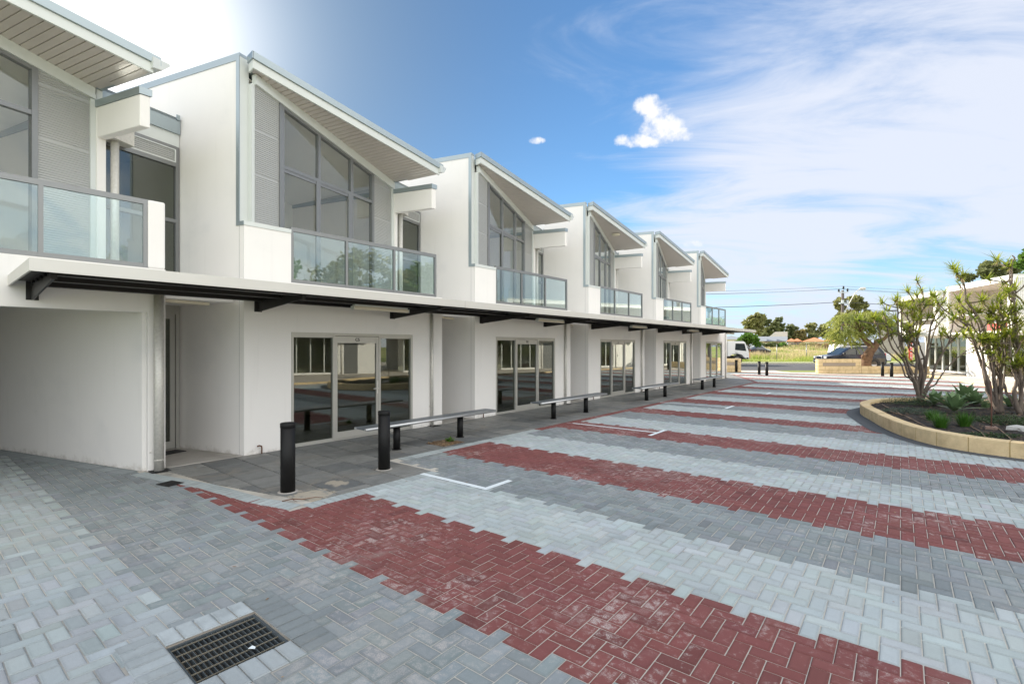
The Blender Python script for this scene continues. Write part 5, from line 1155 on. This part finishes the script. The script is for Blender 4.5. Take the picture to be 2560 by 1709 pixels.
# ------------------------------------------------------------------ houses beyond the field
def house(u0, u1, vw, vr, Z, label, roofm, wallm, depth=9, kind='hip', gz=None, group='houses beyond the field', wins=2, yaw=0, base=0):
    A = at(u0, 866, Z); yaw = -math.degrees(math.atan((u1 - 1280) / 1230)) + yaw; k_ = (u1 - 1280) / 1230; Ln = (k_ * Z - (u0 - 1280) / 1230 * Z) / (math.cos(R(-yaw)) + k_ * math.sin(R(-yaw))); zw = 1.83 + (866 - vw) * Z / 1230; zr = 1.83 + (866 - vr) * Z / 1230
    U = tag(empty('house', (A.x, A.y, 0), R(YAW + yaw)), label, 'house', group)
    b = MB(); b.box(0, Ln, 0, depth, 0, zw); b.build('wall', wallm, U); e_ = .45; m = min(depth, Ln) / 2
    if kind == 'hip': vs = [(-e_, -e_, zw - .05), (Ln + e_, -e_, zw - .05), (Ln + e_, depth + e_, zw - .05), (-e_, depth + e_, zw - .05), (m, depth / 2, zr), (Ln - m, depth / 2, zr)]; fs = [(0, 1, 5, 4), (1, 2, 5), (2, 3, 4, 5), (3, 0, 4), (3, 2, 1, 0)]
    elif kind == 'gable': vs = [(-e_, -e_, zw - .05), (Ln + e_, -e_, zw - .05), (Ln + e_, depth + e_, zw - .05), (-e_, depth + e_, zw - .05), (-e_, depth / 2, zr), (Ln + e_, depth / 2, zr)]; fs = [(0, 1, 5, 4), (1, 2, 5), (2, 3, 4, 5), (3, 0, 4), (3, 2, 1, 0)]
    else: vs = [(-e_, -e_, zw - .05), (Ln + .1, -e_, zw - .05), (Ln + .1, depth, zw - .05), (-e_, depth, zw - .05), (m * .7, -e_, zr), (Ln + .1, -e_, zr), (Ln + .1, depth, zr), (m * .7, depth, zr)]; fs = [(0, 1, 5, 4), (1, 2, 6, 5), (2, 3, 7, 6), (3, 0, 4, 7), (4, 5, 6, 7), (3, 2, 1, 0)]
    b = MB(); b.add(vs, fs); b.build('roof', roofm, U)
    for k in range(wins): x = Ln * (k + .6) / (wins + .2); b = MB(); b.box(x, x + 1.1, -.04, .02, max(.9, zw - 1.7), zw - .6); b.build('window', carw, U)
    return U
tile = mat('terracotta_roof', (.50, .19, .085), .85, var=.15, scale=1.5); tin = mat('pale_tin_roof', (.30, .32, .34), .5, .3, var=.08, scale=.6); whw = mat('cream_house_wall', (.66, .61, .52), .9, var=.04); brw = mat('buff_house_wall', (.50, .40, .30), .9, var=.08); bluer = mat('blue_grey_roof', (.25, .33, .42), .45, .2, var=.04)
house(1922, 1968, 845, 829.5, 150, 'white two storey house with a long pale roof rising above the others', mat('light_roof', (.56, .53, .50), .6, var=.03), whw, kind='slab', wins=1)
house(1800, 1858, 848, 838, 150, 'pale house behind the truck with a low grey roof', tin, whw, wins=3)
for i, (a, c) in enumerate(((1884, 1912), (1906, 1937), (1932, 1964))): house(a, c, 852, 840.5, 132 + 3 * i, ['grey roofed house at the left of the grey row', 'grey roofed house in the middle of the grey row', 'grey roofed house at the right of the grey row'][i], tin, brw, depth=8, kind='gable', wins=2)
house(1970, 1986, 852, 845, 135, 'small orange tiled house beside the white two storey house', tile, brw, wins=1); house(1984, 2001, 852, 845, 140, 'orange tiled house, second from the left of the tiled row', tile, brw, wins=1)
house(2008, 2062, 853, 842.5, 130, 'broad orange tiled house left of the weeping tree', tile, whw, depth=11, wins=3); house(2058, 2084, 853, 844, 138, 'orange tiled house half hidden by the weeping tree', tile, whw, wins=1)
house(1990, 2010, 849, 844, 175, 'distant pale roof between the two groups of tiled houses', tin, whw, wins=0); house(2074, 2100, 850, 845, 180, 'distant pale roof above the tiled house by the weeping tree', tin, whw, wins=0)
house(2196, 2262, 806, 786, 70, 'grey walled building with a blue grey roof beyond the weeping tree', bluer, mat('grey_block_wall', (.40, .36, .33), .9, var=.06), depth=14, kind='hip', wins=1, group='houses beyond the field')
# ------------------------------------------------------------------ trees far off
def tree(name, u, Z, vtop, vbot, wpx, label, leaf, n, seed, blobs=None, size=.45, trunkm=bark_grey, flat=.5, group='trees beyond the field', wf=.4):
    o = at(u, 866, Z); o.z = 0; T = tag(empty(name, tuple(o)), label, 'tree', group); rng = random.Random(seed); k = Z / 1230
    H = 1.83 + (866 - vtop) * k; zb = max(.5, 1.83 + (866 - vbot) * k); Wd = wpx * k / 2; b = MB(); bl = []
    if blobs is None:
        nb_ = rng.randint(7, 10)
        for i in range(nb_):
            a = 6.283 * i / nb_ + rng.uniform(-.4, .4); rr = rng.uniform(.3, .68) * Wd; r = rng.uniform(.26, .42) * Wd; zc_ = zb + (H - zb) * rng.uniform(.25, .82) * (1 - .25 * rr / Wd)
            bl.append((Vector((math.cos(a) * rr, math.sin(a) * rr, zc_)), (r, r, r * .6)))
        bl.append((Vector((0, 0, H - .22 * (H - zb))), (Wd * .45, Wd * .45, (H - zb) * .22)))
    else:
        for (bu, bv, br) in blobs: bl.append((CR * ((bu - u) * k) + CF * rng.uniform(-.5, .5) * Wd + Vector((0, 0, 1.83 + (866 - bv) * k)), (br * k, br * k, br * k * .68)))
    fork = Vector((rng.gauss(0, .2), rng.gauss(0, .2), zb * .7 + .2 * H)); limb(b, [Vector((0, 0, -.1)), fork * .5 + Vector((.1, 0, 0)), fork], H * .028, H * .018, 8)
    for c, r in bl: limb(b, [fork, fork.lerp(c, .5) + Vector((rng.gauss(0, .1), rng.gauss(0, .1), .1)) * r[0], c], H * .013, H * .004, 6)
    b.build('trunk', trunkm, T); foliage_cloud(bl, n, size, leaf, flat=flat, seed=seed, parent=T, wfac=wf); return T
pale_bark = mat('pale_gum_bark', (.42, .36, .30), .85, var=.25, scale=1)
tree('gum_tree', 1893, 165, 783, 845, 75, 'tall spreading gum tree with pale trunk, leftmost beyond the houses', L_euc, 6500, 41, [(1868, 808, 13), (1880, 798, 14), (1893, 790, 13), (1905, 798, 13), (1888, 812, 15), (1903, 815, 13), (1874, 820, 9), (1898, 830, 11), (1890, 795, 9)], size=.85, trunkm=pale_bark)
tree('gum_tree', 1935, 170, 795, 850, 70, 'darker ragged gum tree right of the tallest one', L_euc2, 6500, 42, [(1916, 806, 11), (1928, 815, 13), (1942, 800, 8), (1943, 815, 12), (1925, 830, 13), (1943, 832, 13), (1957, 822, 8), (1915, 828, 10), (1935, 842, 12)], size=.85)
tree('gum_tree', 1977, 160, 811, 850, 32, 'small dark gum tree right of the white two storey house', L_euc2, 2600, 43, [(1972, 818, 7), (1980, 818, 8), (1986, 822, 5), (1976, 830, 9), (1973, 842, 9)], size=.8)
tree('gum_tree', 2040, 165, 810, 850, 72, 'wide flat topped gum tree over the orange roofs', L_euc, 5200, 44, [(2016, 826, 9), (2026, 817, 9), (2038, 814, 9), (2050, 818, 9), (2058, 826, 8), (2068, 829, 8), (2035, 832, 9), (2020, 838, 9), (2054, 838, 7), (2074, 832, 5)], size=.8, trunkm=pale_bark)
for i, (u, v, r) in enumerate(((1995, 836, 10), (2006, 838, 11), (1962, 842, 12), (2080, 838, 11), (2096, 840, 12), (1912, 845, 12), (2030, 846, 10))): tree('round_tree', u, 155, v - r, 856, r * 2.2, ['bushy brownish tree left of the orange roofs', 'bushy tree just above the left orange roofs', 'bushy tree behind the end of the white house', 'bushy tree behind the right orange roof', 'bushy tree left of the power pole', 'dark bushy tree behind the grey roofs', 'low tree between the orange roofs'][i], L_scrub if i in (0, 1) else L_euc2, 1300, 60 + i, size=.8)
tree('gum_tree', 2122, 88, 742, 860, 80, 'large gum tree behind the power pole and the weeping tree', L_euc, 9000, 45, [(2090, 755, 10), (2102, 750, 10), (2118, 752, 11), (2134, 750, 11), (2146, 764, 11), (2128, 768, 12), (2096, 766, 10), (2092, 790, 8), (2096, 808, 8), (2140, 782, 12), (2154, 782, 9), (2108, 785, 9), (2128, 800, 14), (2152, 805, 12), (2100, 822, 8)], size=.5, trunkm=pale_bark)
tree('dense_tree', 2484, 52, 648, 760, 120, 'dark dense tree rising behind the nearer boxed shop', L_euc2, 9000, 46, [(2440, 690, 14), (2455, 682, 14), (2475, 668, 17), (2495, 660, 17), (2510, 668, 18), (2524, 680, 16), (2490, 690, 22), (2515, 700, 18), (2465, 705, 18)], size=.3, group='trees behind the boxed shops')
tree('dense_tree', 2580, 46, 620, 760, 100, 'yellow green tree at the right picture edge behind the boxed shop', L_fig, 7000, 47, [(2560, 660, 18), (2570, 640, 18), (2585, 630, 20), (2556, 685, 14), (2590, 670, 24), (2610, 650, 22)], size=.3, group='trees behind the boxed shops')
tree('fig_tree', 1866, 70, 831, 872, 56, 'bright green leafy tree above the truck cab', L_fig, 3600, 48, [(1852, 852, 10), (1862, 842, 10), (1872, 838, 10), (1882, 848, 10), (1866, 854, 14), (1886, 860, 8), (1846, 862, 8)], size=.42, group='bushes in the field')
# off-screen trees that the balcony glass mirrors
for i, (x, y, s) in enumerate(((19, 15, 9), (21, 24, 10), (24, 33, 11), (26, 42, 12), (30, 18, 12), (32, 50, 12))):
    T = tag(empty('yard_tree', (x, y, 0)), ['tree behind the shops across the yard, first from the near side', 'tree behind the shops across the yard, second from the near side', 'tree behind the shops across the yard, third from the near side', 'fourth tree behind the shops across the yard, towards the road', 'tall tree set back behind the shops across the yard', 'tall tree behind the farthest boxed shops'][i], 'tree', 'trees mirrored in the balcony glass'); b = MB(); rng = random.Random(90 + i)
    bl = [(Vector((rng.uniform(-1, 1) * s * .3, rng.uniform(-1, 1) * s * .3, s * rng.uniform(.55, .9))), (s * .2, s * .2, s * .15)) for _ in range(8)]; limb(b, [Vector((0, 0, 0)), Vector((.1, 0, s * .3)), Vector((0, 0, s * .6))], .25, .1)
    for c, r in bl: limb(b, [Vector((0, 0, s * .45)), c * .7 + Vector((0, 0, s * .15)), c], .08, .03, 6)
    b.build('trunk', bark_grey, T); foliage_cloud(bl, 3800, .38, L_euc if i % 2 else L_fig, seed=90 + i, parent=T)
# hedges and scrub
def scrub(u0, u1, v0, v1, Z, n, lb, m, size=.35):
    o = at((u0 + u1) / 2, 866, Z); o.z = 0; k = Z / 1230; Wd = (u1 - u0) * k / 2; zt_ = float(terr(Z)); H = max(.6, 1.83 + (866 - v0) * k - zt_); bl = []; rng = random.Random(int(u0)); nb_ = max(4, int(Wd * 1.2))
    for i in range(nb_): x = -Wd + 2 * Wd * (i + .5) / nb_; h_ = H * rng.uniform(.65, .95); bl.append((CR * x + CF * rng.uniform(-1, 1) + Vector((0, 0, zt_ + h_ * .5)), (Wd / nb_ * 1.6, 1.2, h_ * .5)))
    T = foliage_cloud(bl, n, size, m, seed=int(u1), name='bush', flat=.9); T.location = (o.x, o.y, 0); tag(T, lb, 'bush', 'bushes in the field')
scrub(1888, 1942, 852, 870, 106, 3600, 'dark green hedge below the grey roofs', L_euc2); scrub(1944, 1968, 854, 870, 107, 1400, 'small green bush beside the dark hedge', L_fig)
scrub(1968, 2004, 861, 870, 110, 1500, 'low dry scrub below the small orange roofs', L_scrub); scrub(2004, 2052, 855, 870, 108, 3200, 'olive scrub in front of the broad orange roof', L_scrub); scrub(2046, 2100, 856, 871, 104, 3200, 'reddish brown scrub left of the weeping tree', leafmat('russet_leaf', (.24, .17, .08), (.42, .30, .15), .6)); scrub(2196, 2262, 852, 872, 72, 2200, 'green shrubs at the foot of the grey walled building', L_fig); scrub(1838, 1870, 862, 872, 104, 1200, 'low shrubs behind the parked silver car', L_euc2)
# field grass
def grass(name, n, zr, ur, hr, m, lb, seed, wd=.02):
    rng = np.random.default_rng(seed); Z = zr[0] * (zr[1] / zr[0]) ** rng.random(n * 3); u = rng.uniform(ur[0], ur[1], n * 3); XX = (u - 1280) / 1230 * Z
    dens = np.sin(XX * .55 + Z * .31) + np.sin(XX * .23 - Z * .57 + seed) + rng.normal(0, .6, n * 3); k = dens > -.1; Z, XX = Z[k][:n], XX[k][:n]; m_ = len(Z)
    x = CR.x * XX + CF.x * Z; y = CR.y * XX + CF.y * Z; h_ = rng.uniform(hr[0], hr[1], m_) * (1 + .35 * np.sin(XX * .4 + Z * .2)); a = rng.uniform(0, 6.28, m_); w_ = wd * Z / 50; lx, ly = rng.normal(0, .25, m_) * .5, rng.normal(0, .25, m_) * .5
    c, s = np.cos(a) * w_, np.sin(a) * w_; z0 = np.full(m_, -.05)
    z0 = terr(Z) - .1; h_ = h_ + z0
    V3 = np.stack([np.column_stack([x - c, y - s, z0]), np.column_stack([x + c, y + s, z0]), np.column_stack([x + lx + c * .25, y + ly + s * .25, h_]), np.column_stack([x + lx - c * .25, y + ly - s * .25, h_])], 1).reshape(-1, 3)
    return tag(bulk(name, V3, np.arange(m_ * 4).reshape(-1, 4), m), lb, 'grass', kind='stuff')
grass('green_grass', 26000, (56.5, 76), (1835, 2330), (.15, .55), L_grass, 'fresh green grass along the far side of the road', 1); grass('dry_grass', 16000, (60, 108), (1835, 2330), (.3, .8), L_dry, 'tall dry straw coloured grass across the field', 2); grass('green_grass', 14000, (76, 115), (1835, 2330), (.15, .5), L_grass, 'green grass patches farther back in the field', 3, .035)
